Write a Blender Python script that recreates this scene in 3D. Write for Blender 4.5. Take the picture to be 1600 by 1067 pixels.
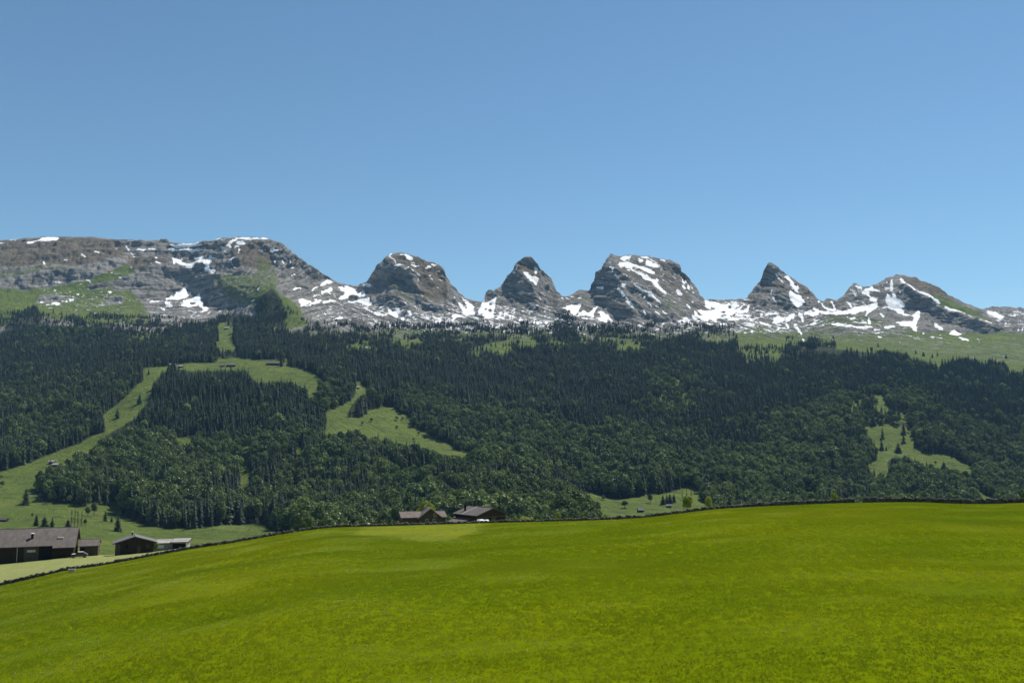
import bpy, math, random
import numpy as np
from mathutils import Vector

for _o in list(bpy.data.objects):
    bpy.data.objects.remove(_o, do_unlink=True)
SC = bpy.context.scene
COL = SC.collection
random.seed(7)
RNG = np.random.default_rng(11)

# ---------------------------------------------------------------- camera
F = 1400.0                      # focal length in photo pixels (1600 wide)
HORIZON = 680.0                 # photo row of the eye level
PITCH = math.atan((HORIZON - 533.5) / F)
CP, SP = math.cos(PITCH), math.sin(PITCH)
cam_data = bpy.data.cameras.new('camera')
cam_data.sensor_width = 36.0
cam_data.lens = 36.0 * F / 1600.0
cam_data.clip_start = 1.0
cam_data.clip_end = 40000.0
cam = bpy.data.objects.new('camera', cam_data)
COL.objects.link(cam)
cam.location = (0, 0, 0)
cam.rotation_euler = (math.radians(90) + PITCH, 0, 0)
SC.camera = cam

# ---------------------------------------------------------------- sky, sun, exposure
SUN_AZ, SUN_EL = math.radians(38), math.radians(57)      # to the right of straight ahead, high
SUN_DIR = Vector((math.sin(SUN_AZ) * math.cos(SUN_EL), math.cos(SUN_AZ) * math.cos(SUN_EL), math.sin(SUN_EL)))
world = bpy.data.worlds.new('World')
SC.world = world
world.use_nodes = True
wt = world.node_tree
wt.nodes.clear()
w_out = wt.nodes.new('ShaderNodeOutputWorld')
w_bg = wt.nodes.new('ShaderNodeBackground')
w_sky = wt.nodes.new('ShaderNodeTexSky')
w_sky.sky_type = 'NISHITA'
w_sky.sun_disc = False
w_sky.sun_elevation = SUN_EL
w_sky.sun_rotation = SUN_AZ
w_sky.altitude = 1000
w_sky.air_density = 1.0
w_sky.dust_density = 0.0
w_sky.ozone_density = 1.6
w_bg.inputs['Strength'].default_value = 0.089
w_tint = wt.nodes.new('ShaderNodeMix')          # white balance of the whole sky
w_tint.data_type = 'RGBA'; w_tint.blend_type = 'MULTIPLY'
w_tint.inputs[0].default_value = 1.0
w_tint.inputs[7].default_value = (0.81, 1.0, 1.0, 1.0)
wt.links.new(w_sky.outputs[0], w_tint.inputs[6])
wt.links.new(w_tint.outputs[2], w_bg.inputs['Color'])
wt.links.new(w_bg.outputs[0], w_out.inputs['Surface'])
sun_data = bpy.data.lights.new('sun', 'SUN')
sun_data.energy = 5.0
sun_data.angle = math.radians(0.53)
sun_data.color = (1.0, 0.95, 0.87)
sun = bpy.data.objects.new('sun', sun_data)
COL.objects.link(sun)
sun.rotation_euler = SUN_DIR.to_track_quat('Z', 'Y').to_euler()
SC.view_settings.view_transform = 'Standard'
SC.view_settings.look = 'None'
SC.view_settings.exposure = 0.32
SC.view_settings.gamma = 1.0
SC.view_settings.use_curve_mapping = False
SC.render.engine = 'CYCLES'
SC.cycles.use_denoising = True
SC.cycles.max_bounces = 6
SC.cycles.diffuse_bounces = 3
SC.cycles.transparent_max_bounces = 8
SC.cycles.volume_bounces = 0

# ---------------------------------------------------------------- geometry helpers
def ray(px, py):
    a = (np.asarray(px, float) - 800.0) / F
    b = (533.5 - np.asarray(py, float)) / F
    y = CP - b * SP
    return a / y, (SP + b * CP) / y
def at(px, py, Y):
    """the place that is Y metres ahead on the line of sight through a photo pixel"""
    u, v = ray(px, py)
    return u * Y, np.asarray(Y, float) * np.ones_like(u), v * Y
def atv(px, py, Y):
    x, y, z = at(px, py, Y)
    return Vector((float(x), float(y), float(z)))
def proj(x, y, z):
    d = CP * y + SP * z
    up = CP * z - SP * y
    return 800 + F * x / d, 533.5 - F * up / d

def mesh_arrays(name, verts, faces_list, mats=(), smooth=False, mat_idx=None):
    """verts (n,3); faces_list: list of (m,k) index arrays of constant k"""
    me = bpy.data.meshes.new(name)
    verts = np.asarray(verts, np.float32)
    me.vertices.add(len(verts))
    me.vertices.foreach_set('co', verts.ravel())
    loops = np.concatenate([f.ravel() for f in faces_list]).astype(np.int32)
    tot = np.concatenate([np.full(len(f), f.shape[1], np.int32) for f in faces_list])
    start = np.concatenate([[0], np.cumsum(tot)[:-1]]).astype(np.int32)
    me.loops.add(len(loops))
    me.loops.foreach_set('vertex_index', loops)
    me.polygons.add(len(tot))
    me.polygons.foreach_set('loop_start', start)
    try:
        me.polygons.foreach_set('loop_total', tot)
    except Exception:
        pass
    if mat_idx is not None:
        me.polygons.foreach_set('material_index', np.asarray(mat_idx, np.int32))
    if smooth:
        me.polygons.foreach_set('use_smooth', np.ones(len(tot), bool))
    for m in mats:
        me.materials.append(m)
    me.update(calc_edges=True)
    me.validate()
    return me
def float_attr(me, name, vals):
    a = me.attributes.new(name, 'FLOAT', 'POINT')
    a.data.foreach_set('value', np.asarray(vals, np.float32).ravel())

def link(name, data=None, parent=None, loc=None, rotz=0.0):
    o = bpy.data.objects.new(name, data)
    COL.objects.link(o)
    if parent is not None:
        o.parent = parent
    if loc is not None:
        o.location = loc
    if rotz:
        o.rotation_euler = (0, 0, rotz)
    return o
def tag(o, label=None, cat=None, group=None, kind=None):
    if label: o['label'] = label
    if cat: o['category'] = cat
    if group: o['group'] = group
    if kind: o['kind'] = kind
    return o

class MB:
    """collects polygons of one mesh"""
    def __init__(self):
        self.v = []; self.f = []; self.m = []
    def poly(self, pts, mi=0):
        n = len(self.v)
        self.v += [tuple(p) for p in pts]
        self.f.append(list(range(n, n + len(pts)))); self.m.append(mi)
    def hexa(self, c, mi=0):
        """c: 8 corners, bottom 0-3 anticlockwise from above, top 4-7"""
        n = len(self.v)
        self.v += [tuple(p) for p in c]
        for q in ((3, 2, 1, 0), (4, 5, 6, 7), (0, 1, 5, 4), (1, 2, 6, 5), (2, 3, 7, 6), (3, 0, 4, 7)):
            self.f.append([n + i for i in q]); self.m.append(mi)
    def box(self, x0, x1, y0, y1, z0, z1, mi=0):
        self.hexa([(x0, y0, z0), (x1, y0, z0), (x1, y1, z0), (x0, y1, z0), (x0, y0, z1), (x1, y0, z1), (x1, y1, z1), (x0, y1, z1)], mi)
    def tube(self, p0, p1, r0, r1, n=8, mi=0):
        p0, p1 = Vector(p0), Vector(p1)
        d = (p1 - p0).normalized()
        a = d.orthogonal().normalized(); b = d.cross(a)
        s = len(self.v)
        for p, r in ((p0, r0), (p1, r1)):
            for k in range(n):
                t = 2 * math.pi * k / n
                self.v.append(tuple(p + (a * math.cos(t) + b * math.sin(t)) * r))
        for k in range(n):
            self.f.append([s + k, s + (k + 1) % n, s + n + (k + 1) % n, s + n + k]); self.m.append(mi)
        self.f.append([s + k for k in reversed(range(n))]); self.m.append(mi)
        self.f.append([s + n + k for k in range(n)]); self.m.append(mi)
    def mesh(self, name, mats, smooth=False):
        me = bpy.data.meshes.new(name)
        me.from_pydata(self.v, [], self.f)
        for m in (mats if isinstance(mats, (list, tuple)) else [mats]):
            me.materials.append(m)
        me.polygons.foreach_set('material_index', self.m)
        if smooth:
            me.polygons.foreach_set('use_smooth', [True] * len(self.f))
        me.update()
        return me
    def build(self, name, mats, parent=None, loc=None, rotz=0.0, smooth=False):
        return link(name, self.mesh(name, mats, smooth), parent, loc, rotz)

# ---------------------------------------------------------------- noise
def _hash(ix, iy, iz, seed):
    h = (ix * 374761393 + iy * 668265263 + iz * 2147483647 + seed * 974634777) & 0xFFFFFFFF
    h = ((h ^ (h >> 13)) * 1274126177) & 0xFFFFFFFF
    h = ((h ^ (h >> 16)) * 2246822519) & 0xFFFFFFFF
    return ((h ^ (h >> 15)) & 0xFFFFFF) / float(0xFFFFFF) * 2 - 1
def vnoise(x, y, z, seed=0):
    """smooth value noise in -1..1"""
    ix, iy, iz = np.floor(x).astype(np.int64), np.floor(y).astype(np.int64), np.floor(z).astype(np.int64)
    fx, fy, fz = x - ix, y - iy, z - iz
    fx, fy, fz = [t * t * t * (t * (t * 6 - 15) + 10) for t in (fx, fy, fz)]
    r = 0
    for dx in (0, 1):
        wx = fx if dx else 1 - fx
        for dy in (0, 1):
            wy = fy if dy else 1 - fy
            for dz in (0, 1):
                wz = fz if dz else 1 - fz
                r = r + wx * wy * wz * _hash(ix + dx, iy + dy, iz + dz, seed)
    return r
def fbm(x, y, z, octaves, seed=0, gain=0.5):
    s = 0; a = 1.0
    for k in range(octaves):
        s = s + a * vnoise(x, y, z, seed + k); a *= gain
        x, y, z = x * 2.03 + 3.1, y * 2.03 + 1.7, z * 2.03 + 5.3
    return s
def blur(a, sx, sy=None):
    sy = sx if sy is None else sy
    for ax, s in ((1, sx), (0, sy)):
        if s <= 0: continue
        r = max(1, int(s * 3)); k = np.exp(-0.5 * (np.arange(-r, r + 1) / s) ** 2); k /= k.sum()
        p = np.pad(a, [(r, r) if i == ax else (0, 0) for i in (0, 1)], mode='edge')
        out = np.zeros_like(a)
        for i, w in enumerate(k):
            out += w * (p[:, i:i + a.shape[1]] if ax == 1 else p[i:i + a.shape[0], :])
        a = out
    return a

class Map:
    """a survey sheet: values on a grid of photo pixels, later carried by the terrain's vertices"""
    def __init__(self, x0, x1, y0, y1, s=1.0, val=0.0):
        self.x0, self.y0, self.s = x0, y0, s
        self.a = np.full((int((y1 - y0) * s) + 1, int((x1 - x0) * s) + 1), float(val))
    def _win(self, xa, xb, ya, yb):
        h, w = self.a.shape
        i0 = max(0, int((ya - self.y0) * self.s) - 1); i1 = min(h, int((yb - self.y0) * self.s) + 3)
        j0 = max(0, int((xa - self.x0) * self.s) - 1); j1 = min(w, int((xb - self.x0) * self.s) + 3)
        if i1 <= i0 or j1 <= j0: return None
        yy, xx = np.mgrid[i0:i1, j0:j1]
        return (slice(i0, i1), slice(j0, j1)), xx / self.s + self.x0, yy / self.s + self.y0
    def poly_mask(self, pts):
        p = np.asarray(pts, float)
        w = self._win(p[:, 0].min(), p[:, 0].max(), p[:, 1].min(), p[:, 1].max())
        if w is None: return None, None
        sl, X, Y = w
        ins = np.zeros(X.shape, bool)
        n = len(p)
        for i in range(n):
            (xa, ya), (xb, yb) = p[i], p[(i + 1) % n]
            if ya == yb: continue
            c = ((ya > Y) != (yb > Y)) & (X < (xb - xa) * (Y - ya) / (yb - ya) + xa)
            ins ^= c
        return sl, ins
    def poly(self, pts, val=1.0):
        sl, ins = self.poly_mask(pts)
        if sl: self.a[sl][ins] = val
    def stroke_mask(self, pts, w):
        p = np.asarray(pts, float); r = w / 2.0
        win = self._win(p[:, 0].min() - r, p[:, 0].max() + r, p[:, 1].min() - r, p[:, 1].max() + r)
        if win is None: return None, None
        sl, X, Y = win
        if len(p) == 1: p = np.vstack([p, p + [[0.01, 0]]])
        d = np.full(X.shape, 1e9)
        for (xa, ya), (xb, yb) in zip(p[:-1], p[1:]):
            L = max((xb - xa) ** 2 + (yb - ya) ** 2, 1e-9)
            t = np.clip(((X - xa) * (xb - xa) + (Y - ya) * (yb - ya)) / L, 0, 1)
            d = np.minimum(d, np.hypot(X - xa - t * (xb - xa), Y - ya - t * (yb - ya)))
        return sl, d <= r
    def stroke(self, pts, w, val=1.0):
        sl, m = self.stroke_mask(pts, w)
        if sl: self.a[sl][m] = val
    def get(self, px, py):
        h, w = self.a.shape
        x = np.clip((np.asarray(px, float) - self.x0) * self.s, 0, w - 1.001)
        y = np.clip((np.asarray(py, float) - self.y0) * self.s, 0, h - 1.001)
        i, j = y.astype(int), x.astype(int)
        fy, fx = y - i, x - j
        a = self.a
        return (a[i, j] * (1 - fx) + a[i, j + 1] * fx) * (1 - fy) + (a[i + 1, j] * (1 - fx) + a[i + 1, j + 1] * fx) * fy

def pts(s):
    return [tuple(float(t) for t in q.split(',')) for q in s.split()]

# ---------------------------------------------------------------- materials
class NT:
    def __init__(self, name):
        self.mat = bpy.data.materials.new(name)
        self.mat.use_nodes = True
        self.t = self.mat.node_tree
        self.t.nodes.clear()
        self.out = self.n('ShaderNodeOutputMaterial')
    def n(self, typ, **kw):
        nd = self.t.nodes.new(typ)
        for k, v in kw.items():
            setattr(nd, k, v)
        return nd
    def l(self, a, b):
        self.t.links.new(a, b)
    def put(self, sock, v):
        if isinstance(v, bpy.types.NodeSocket): self.l(v, sock)
        elif isinstance(v, (tuple, list)) and len(v) == 3 and sock.type == 'RGBA': sock.default_value = (*v, 1)
        else: sock.default_value = v
    def math(self, op, a, b=0.0, c=None, clamp=False):
        m = self.n('ShaderNodeMath', operation=op, use_clamp=clamp)
        self.put(m.inputs[0], a); self.put(m.inputs[1], b)
        if c is not None: self.put(m.inputs[2], c)
        return m.outputs[0]
    def mix(self, f, a, b):
        m = self.n('ShaderNodeMix', data_type='RGBA')
        self.put(m.inputs[0], f); self.put(m.inputs[6], a); self.put(m.inputs[7], b)
        return m.outputs[2]
    def pos(self, sx=1.0, sy=1.0, sz=1.0, rot=(0, 0, 0)):
        g = self.n('ShaderNodeNewGeometry')
        mp = self.n('ShaderNodeMapping')
        mp.inputs['Scale'].default_value = (sx, sy, sz); mp.inputs['Rotation'].default_value = rot
        self.l(g.outputs['Position'], mp.inputs['Vector'])
        return mp.outputs[0]
    def obj(self, sx=1.0, sy=1.0, sz=1.0):
        g = self.n('ShaderNodeTexCoord')
        mp = self.n('ShaderNodeMapping')
        mp.inputs['Scale'].default_value = (sx, sy, sz)
        self.l(g.outputs['Object'], mp.inputs['Vector'])
        return mp.outputs[0]
    def noise(self, vec, scale=1.0, detail=4.0, rough=0.55, dist=0.0):
        t = self.n('ShaderNodeTexNoise')
        self.l(vec, t.inputs['Vector'])
        t.inputs['Scale'].default_value = scale; t.inputs['Detail'].default_value = detail
        t.inputs['Roughness'].default_value = rough; t.inputs['Distortion'].default_value = dist
        return t.outputs['Fac']
    def step(self, v, lo, hi):
        m = self.n('ShaderNodeMapRange', interpolation_type='SMOOTHSTEP')
        self.put(m.inputs['Value'], v)
        m.inputs['From Min'].default_value = lo; m.inputs['From Max'].default_value = hi
        return m.outputs[0]
    def attr(self, name):
        a = self.n('ShaderNodeAttribute', attribute_name=name)
        return a.outputs['Fac']
    def rand(self):
        return self.n('ShaderNodeObjectInfo').outputs['Random']
    def bump(self, h, strength=0.5, dist=1.0):
        b = self.n('ShaderNodeBump')
        b.inputs['Strength'].default_value = strength; b.inputs['Distance'].default_value = dist
        self.l(h, b.inputs['Height'])
        return b.outputs[0]
    def principled(self, col, rough=0.9, normal=None, metallic=0.0, spec=0.25):
        p = self.n('ShaderNodeBsdfPrincipled')
        self.put(p.inputs['Base Color'], col); self.put(p.inputs['Roughness'], rough)
        p.inputs['Metallic'].default_value = metallic
        p.inputs['Specular IOR Level'].default_value = spec
        if normal is not None: self.l(normal, p.inputs['Normal'])
        self.l(p.outputs[0], self.out.inputs['Surface'])
        return p
    def leafy(self, col, trans=0.35, tcol=None, normal=None, gloss=0.0, grough=0.42):
        d = self.n('ShaderNodeBsdfDiffuse'); t = self.n('ShaderNodeBsdfTranslucent'); m = self.n('ShaderNodeMixShader')
        self.put(d.inputs['Color'], col); self.put(t.inputs['Color'], tcol if tcol is not None else col)
        if normal is not None:
            self.l(normal, d.inputs['Normal'])
        m.inputs[0].default_value = trans
        self.l(d.outputs[0], m.inputs[1]); self.l(t.outputs[0], m.inputs[2])
        last = m.outputs[0]
        if gloss > 0:
            g = self.n('ShaderNodeBsdfGlossy'); g.inputs['Roughness'].default_value = grough; g.inputs['Color'].default_value = (0.9, 0.95, 0.9, 1)
            m2 = self.n('ShaderNodeMixShader'); m2.inputs[0].default_value = gloss
            self.l(last, m2.inputs[1]); self.l(g.outputs[0], m2.inputs[2]); last = m2.outputs[0]
        self.l(last, self.out.inputs['Surface'])

def mat_simple(name, c1, c2, scale=1.5, rough=0.85, sx=1, sy=1, sz=1, bump=0.0, spec=0.25):
    t = NT(name)
    n = t.noise(t.obj(sx, sy, sz), scale, 5.0, 0.6)
    c = t.mix(t.step(n, 0.3, 0.7), c1, c2)
    t.principled(c, rough, t.bump(n, bump, 0.05) if bump else None, spec=spec)
    return t.mat
# ================================================================ the lie of the land
SKY = pts("-420,392 -300,388 -200,384 -100,380 0,377 15,375 37,372 60,370 87,369 125,369.5 160,371 195,373.5 240,375.5 262,376 267,379.5 292,380.5 315,377 350,372 375,371 400,372 "
          "420,373 437,379 455,391 467,401 487,415 507,429 525,439 540,445 557,445.5 572,440.5 575,435 582,427 587,417 600,404 610,396 625,395.5 645,399 662,405.5 680,411 695,421 697,432 "
          "707,447 722,460 732,470 750,471 756,471 757,462 766,452 772,456 775,450 782,447 787,437 800,423 807,409 819,401 830,402 840,412 845,420 860,434 866,447 870,456 880,462 886,464 "
          "905,454 920,452 927,437 932,425 942,420 947,405 954,398 967,400 985,398 997,400 1012,399.5 1030,404 1050,407 1062,415 1064,424 1077,434 1087,449 1095,462 1102,469 1125,469 1150,468 "
          "1167,465 1177,452 1187,439 1194,422 1200,411 1203,410 1210,412 1225,425 1242,437 1257,447 1269,456 1274,465 1285,471 1292,467 1307,469 1320,460 1325,450 1335,442 1347,447 1362,446 1375,440 "
          "1385,433 1395,433 1400,429 1415,429 1430,434 1450,442 1470,452 1482,461 1500,469 1520,479 1535,484 1545,480 1552,477 1565,479 1582,481 1600,482 1640,474 1700,468 1760,476 1850,486 2020,492")
SKX = np.array([p[0] for p in SKY]); SKYY = np.array([p[1] for p in SKY])
# distance ahead, metres, surveyed at a few places (photo pixel, metres before the foreshortening correction)
SURVEY = """
905: -400,350 0,350 800,350 1600,350 2000,350
870: -400,520 0,500 400,520 800,520 1200,520 1600,520 2000,540
845: -400,700 0,700 300,820 600,820 900,820 1200,900 1600,1000 2000,1050
825: -400,850 0,850 200,930 400,1010 600,970 800,930 930,920 1100,950 1300,1050 1600,1150 2000,1250
800: -400,960 0,950 100,980 200,1060 400,1140 600,1080 800,1020 915,1010 960,1060 1050,1090 1130,1150 1300,1200 1600,1300 2000,1400
775: -400,1100 0,1080 100,1120 300,1230 500,1210 700,1140 850,1100 935,1250 1000,1260 1100,1310 1300,1360 1600,1450 2000,1600
750: -400,1250 0,1200 100,1220 300,1310 500,1280 700,1220 800,1210 885,1360 1000,1440 1200,1500 1600,1620 2000,1750
720: -400,1450 0,1370 100,1360 300,1410 500,1360 690,1340 750,1450 800,1520 1000,1600 1200,1660 1600,1780 2000,1900
690: -400,1700 0,1620 150,1510 300,1530 480,1480 530,1580 650,1670 750,1720 900,1740 1200,1820 1600,1980 2000,2100
650: -400,1950 0,1870 150,1730 220,1690 400,1690 500,1710 600,1830 800,1980 1000,2020 1200,2090 1400,2040 1600,2300 2000,2450
610: -400,2250 0,2170 220,1910 300,1870 480,1910 560,2020 700,2300 1000,2360 1200,2410 1600,2680 2000,2850
580: -400,2500 0,2420 200,2160 280,2060 400,2060 500,2160 600,2400 800,2620 1200,2740 1600,3050 2000,3300
565: 0,2550 270,2330 400,2340 480,2420
540: -400,2900 0,2800 300,2740 450,2740 700,2950 900,3050 1100,3100 1300,3220 1600,3650 2000,3900
510: -400,3250 0,3150 200,3200 430,3060 600,3500 800,3550 1000,3600 1200,3750 1400,3950 1600,4300 2000,4600
485: -400,3600 0,3560 200,3780 350,3880 428,3180 480,3320 525,3950 700,4000 850,4000 1000,4060 1200,4200 1400,4450 1600,5000 2000,5300
455: -100,4000 0,3950 100,4050 210,4150 300,4250 360,4250 425,3330 470,4150 600,4150 690,4200 820,4150 940,4200 1000,4150 1050,4300 1200,4250 1250,4400 1340,4650 1400,4500 1450,4700
420: -100,4300 0,4250 100,4300 200,4400 300,4600 400,4450 470,4500 600,4300 690,4400 820,4350 950,4350 1000,4350 1060,4550 1200,4450
372: -400,4900 -100,4750 60,4850 125,4850 260,5000 292,5050 375,4750 430,4800
400: 487,4650 620,4500 660,4550 820,4480 960,4500 1030,4650 1200,4560
440: 507,4750 557,5000 720,4750 745,5000 780,4500 880,4900 1090,4800 1125,5100 1170,4900 1260,4750 1300,5050 1335,4850 1400,4800 1500,5000 1545,5900 1600,5900 1800,6000 2000,6100
"""
cx, cy, cd = [], [], []
for ln in SURVEY.strip().splitlines():
    r, rest = ln.split(':')
    for x, d in pts(rest):
        cx.append(x); cy.append(float(r)); cd.append(d)
cx, cy, cd = np.array(cx), np.array(cy), np.array(cd)
cd = np.where(cd > 1050, 1050 * (cd / 1050) ** 0.80, cd)
MX0, MX1, MY0, MY1 = -420, 2020, 355, 910
ANI = 2.2
# coarse linear radial interpolation, then smoothed
gx = np.arange(MX0, MX1 + 1, 4.0); gy = np.arange(MY0, MY1 + 1, 3.0)
GX, GY = np.meshgrid(gx, gy)
A = np.hypot(cx[:, None] - cx[None], ANI * (cy[:, None] - cy[None]))
n_c = len(cx)
M = np.zeros((n_c + 3, n_c + 3)); M[:n_c, :n_c] = A + np.eye(n_c) * 0.5
PL = np.stack([np.ones(n_c), cx / 1000, cy / 1000], 1); M[:n_c, n_c:] = PL; M[n_c:, :n_c] = PL.T
sol = np.linalg.solve(M, np.concatenate([np.log(cd), [0, 0, 0]]))
LG = np.zeros(GX.shape)
for i in range(n_c):
    LG += sol[i] * np.hypot(GX - cx[i], ANI * (GY - cy[i]))
LG += sol[n_c] + sol[n_c + 1] * GX / 1000 + sol[n_c + 2] * GY / 1000
LG = blur(LG, 4.0, 2.5)
base = Map(MX0, MX1, MY0, MY1)
yy, xx = np.mgrid[0:base.a.shape[0], 0:base.a.shape[1]]
jx = np.clip(xx / 4.0, 0, LG.shape[1] - 1.001); iy = np.clip(yy / 3.0, 0, LG.shape[0] - 1.001)
j0, i0 = jx.astype(int), iy.astype(int); fx, fy = jx - j0, iy - i0
base.a = (LG[i0, j0] * (1 - fx) + LG[i0, j0 + 1] * fx) * (1 - fy) + (LG[i0 + 1, j0] * (1 - fx) + LG[i0 + 1, j0 + 1] * fx) * fy
base.a = blur(base.a, 2, 2)

# ---- rock faces: outline, slope angle, compass bearing of the face (0 = towards the viewer, + = to the right)
FACETS = """
77 -25: 25,437 45,428 70,424 100,420 125,422 128,430 100,440 60,447 35,450 26,448
60 0: 213,428 240,424 262,432 285,455 255,465 215,467
77 -40: 250,420 290,418 320,412 335,420 345,435 355,445 385,455 400,468 385,480 360,484 330,483 320,475 312,455 300,460 290,450 270,440 258,430
73 -25: 262,384 330,378 350,375 345,390 335,402 300,403 270,401
79 -25: 335,418 350,420 390,425 400,432 380,431 345,428
77 -25: 365,440 400,447 400,454 380,451
34 25: 360,378 400,375 420,380 430,400 425,420 400,428 375,418 365,400
60 -15: 405,380 440,385 460,400 485,415 480,424 440,425 425,412 420,395 405,388
79 -25: 435,430 480,422 480,429 455,437 437,437
60 -40: 575,437 590,420 600,425 605,450 598,478 580,475
81 -40: 597,402 615,415 640,425 650,440 655,458 640,452 620,437 603,430
40 20: 603,437 625,443 640,455 650,468 645,478 625,465 610,452
80 -40: 598,455 625,465 640,480 640,500 610,485 598,478
30 10: 608,396 650,400 690,415 680,420 650,415 615,408
40 22: 655,430 680,420 700,445 702,470 690,475 665,468 657,450
84 -25: 655,470 675,476 700,478 703,487 690,489 670,484 655,482
42 50: 700,440 725,465 720,485 705,480
84 -20: 807,413 815,401 832,403 842,418 825,412
36 28: 805,420 815,412 835,417 842,428 836,447 815,425
62 -50: 790,435 800,425 805,440 812,465 800,475 785,465
80 -35: 802,428 815,430 835,450 840,470 845,490 825,485 812,465 805,445
48 35: 838,445 855,440 865,455 870,475 850,470
73 -40: 757,470 760,455 772,455 785,450 782,462
77 -55: 925,445 945,405 955,402 960,430 968,450 980,475 1000,495 1000,510 975,510 955,490 940,480 922,460
36 38: 960,410 1010,405 1050,430 1080,470 1075,490 1040,465 1000,440 965,425
46 25: 962,427 1000,445 1040,470 1075,495 1060,502 1010,480 985,470 970,445
84 -25: 985,472 1005,478 1030,490 1060,500 1050,507 1010,500 990,485
75 -20: 1045,410 1062,418 1062,430 1048,422
42 55: 1060,430 1095,465 1085,475 1065,450
60 -42: 1190,440 1200,412 1207,415 1210,440 1200,455 1185,485 1165,475 1180,455
50 5: 1205,425 1215,430 1230,450 1240,470 1225,475 1210,455
84 -40: 1207,460 1222,464 1235,480 1230,488 1215,475
36 38: 1215,420 1235,440 1260,475 1250,485 1235,465 1230,445
40 45: 1225,428 1250,445 1270,465 1260,470 1240,450
75 -40: 1325,452 1337,443 1345,460 1358,475 1340,478 1325,470
32 58: 1405,432 1430,436 1480,462 1530,485 1560,503 1535,500 1480,478 1440,455 1415,440
77 -35: 1408,441 1440,463 1480,483 1530,502 1570,512 1540,526 1500,512 1465,500 1440,480 1425,465 1410,455
71 -30: 1375,445 1395,435 1408,445 1410,460 1390,465
75 -25: 410,460 425,452 440,470 450,490 430,500 410,490
38 55: 440,463 470,490 475,505 460,502
73 -25: 870,490 882,483 893,496 893,508 870,508
"""
LEDGES = """
74 -15 4: 35,451 80,443 125,433 155,427
70 -10 3.5: 10,414 50,407 85,402 115,396
70 -10 4: 80,400 130,392 170,390
74 -10 8: 133,413 148,413
72 -10 5: 172,411 188,408
74 -10 3.5: 200,433 225,425 250,418 285,416
68 -10 3: 20,395 70,391 110,388
66 -10 3: 120,384 170,380 215,381 250,381
66 -10 4: 205,392 235,393 262,391
70 -15 5: 140,450 170,445 205,433
66 -10 5: 60,467 100,464 118,466
70 -10 6: 170,470 190,468
68 -10 3: 200,400 240,406 262,405
66 0 4: 480,455 505,455
64 -10 6: 455,445 480,447
"""
H = 560 - MY0 + 1
L0 = base.a[:H].copy()
# above the skyline the sheet just goes on
gyy, gxx = np.gradient(L0)
facet_w = np.zeros_like(L0)
FM = Map(MX0, MX1, MY0, 560)
PYg, PXg = np.mgrid[0:H, 0:L0.shape[1]]
PXg = PXg + MX0; PYg = PYg + MY0
Ug, Vg = ray(PXg, PYg)
def set_facet(sl, m, slope, az):
    s, a = math.radians(slope), math.radians(az)
    nx, ny, nz = math.sin(s) * math.sin(a), -math.sin(s) * math.cos(a), math.cos(s)
    nd = np.minimum(nx * Ug[sl][m] + ny + nz * Vg[sl][m], -0.14)
    gxx[sl][m] = -nx / nd / F
    gyy[sl][m] = nz / nd / F
for ln in FACETS.strip().splitlines():
    h, rest = ln.split(':'); sl_, az_ = map(float, h.split())
    s, m = FM.poly_mask(pts(rest)); set_facet(s, m, sl_, az_)
for ln in LEDGES.strip().splitlines():
    h, rest = ln.split(':'); sl_, az_, w_ = map(float, h.split())
    s, m = FM.stroke_mask(pts(rest), w_); set_facet(s, m, sl_, az_)
# gullies and ribs of the bare rock, in pixel gradients along bedding that dips to the right
gxx = blur(gxx, 0.8, 0.8); gyy = blur(gyy, 0.8, 0.8)
def dct_poisson(gx_, gy_, l0, mu):
    div = np.zeros_like(l0)
    div[:, 1:] += gx_[:, :-1]; div[:, :-1] -= gx_[:, :-1]
    div[1:, :] += gy_[:-1, :]; div[:-1, :] -= gy_[:-1, :]
    rhs = mu * l0 + div
    def mir(a): return np.concatenate([np.concatenate([a, a[:, ::-1]], 1), np.concatenate([a, a[:, ::-1]], 1)[::-1]], 0)
    R = np.fft.rfft2(mir(rhs))
    h2, w2 = 2 * l0.shape[0], 2 * l0.shape[1]
    ky = 2 - 2 * np.cos(2 * np.pi * np.arange(h2) / h2); kx = 2 - 2 * np.cos(2 * np.pi * np.arange(w2 // 2 + 1) / w2)
    S = R / (mu + ky[:, None] + kx[None])
    return np.fft.irfft2(S, (h2, w2))[:l0.shape[0], :l0.shape[1]]
L1 = dct_poisson(gxx, gyy, L0, 1.0 / 55 ** 2)
wy = np.clip((552 - (np.arange(H) + MY0)) / 35.0, 0, 1)[:, None]
depth = Map(MX0, MX1, MY0, MY1); depth.a = base.a.copy()
depth.a[:H] = L0 * (1 - wy) + L1 * wy

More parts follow.
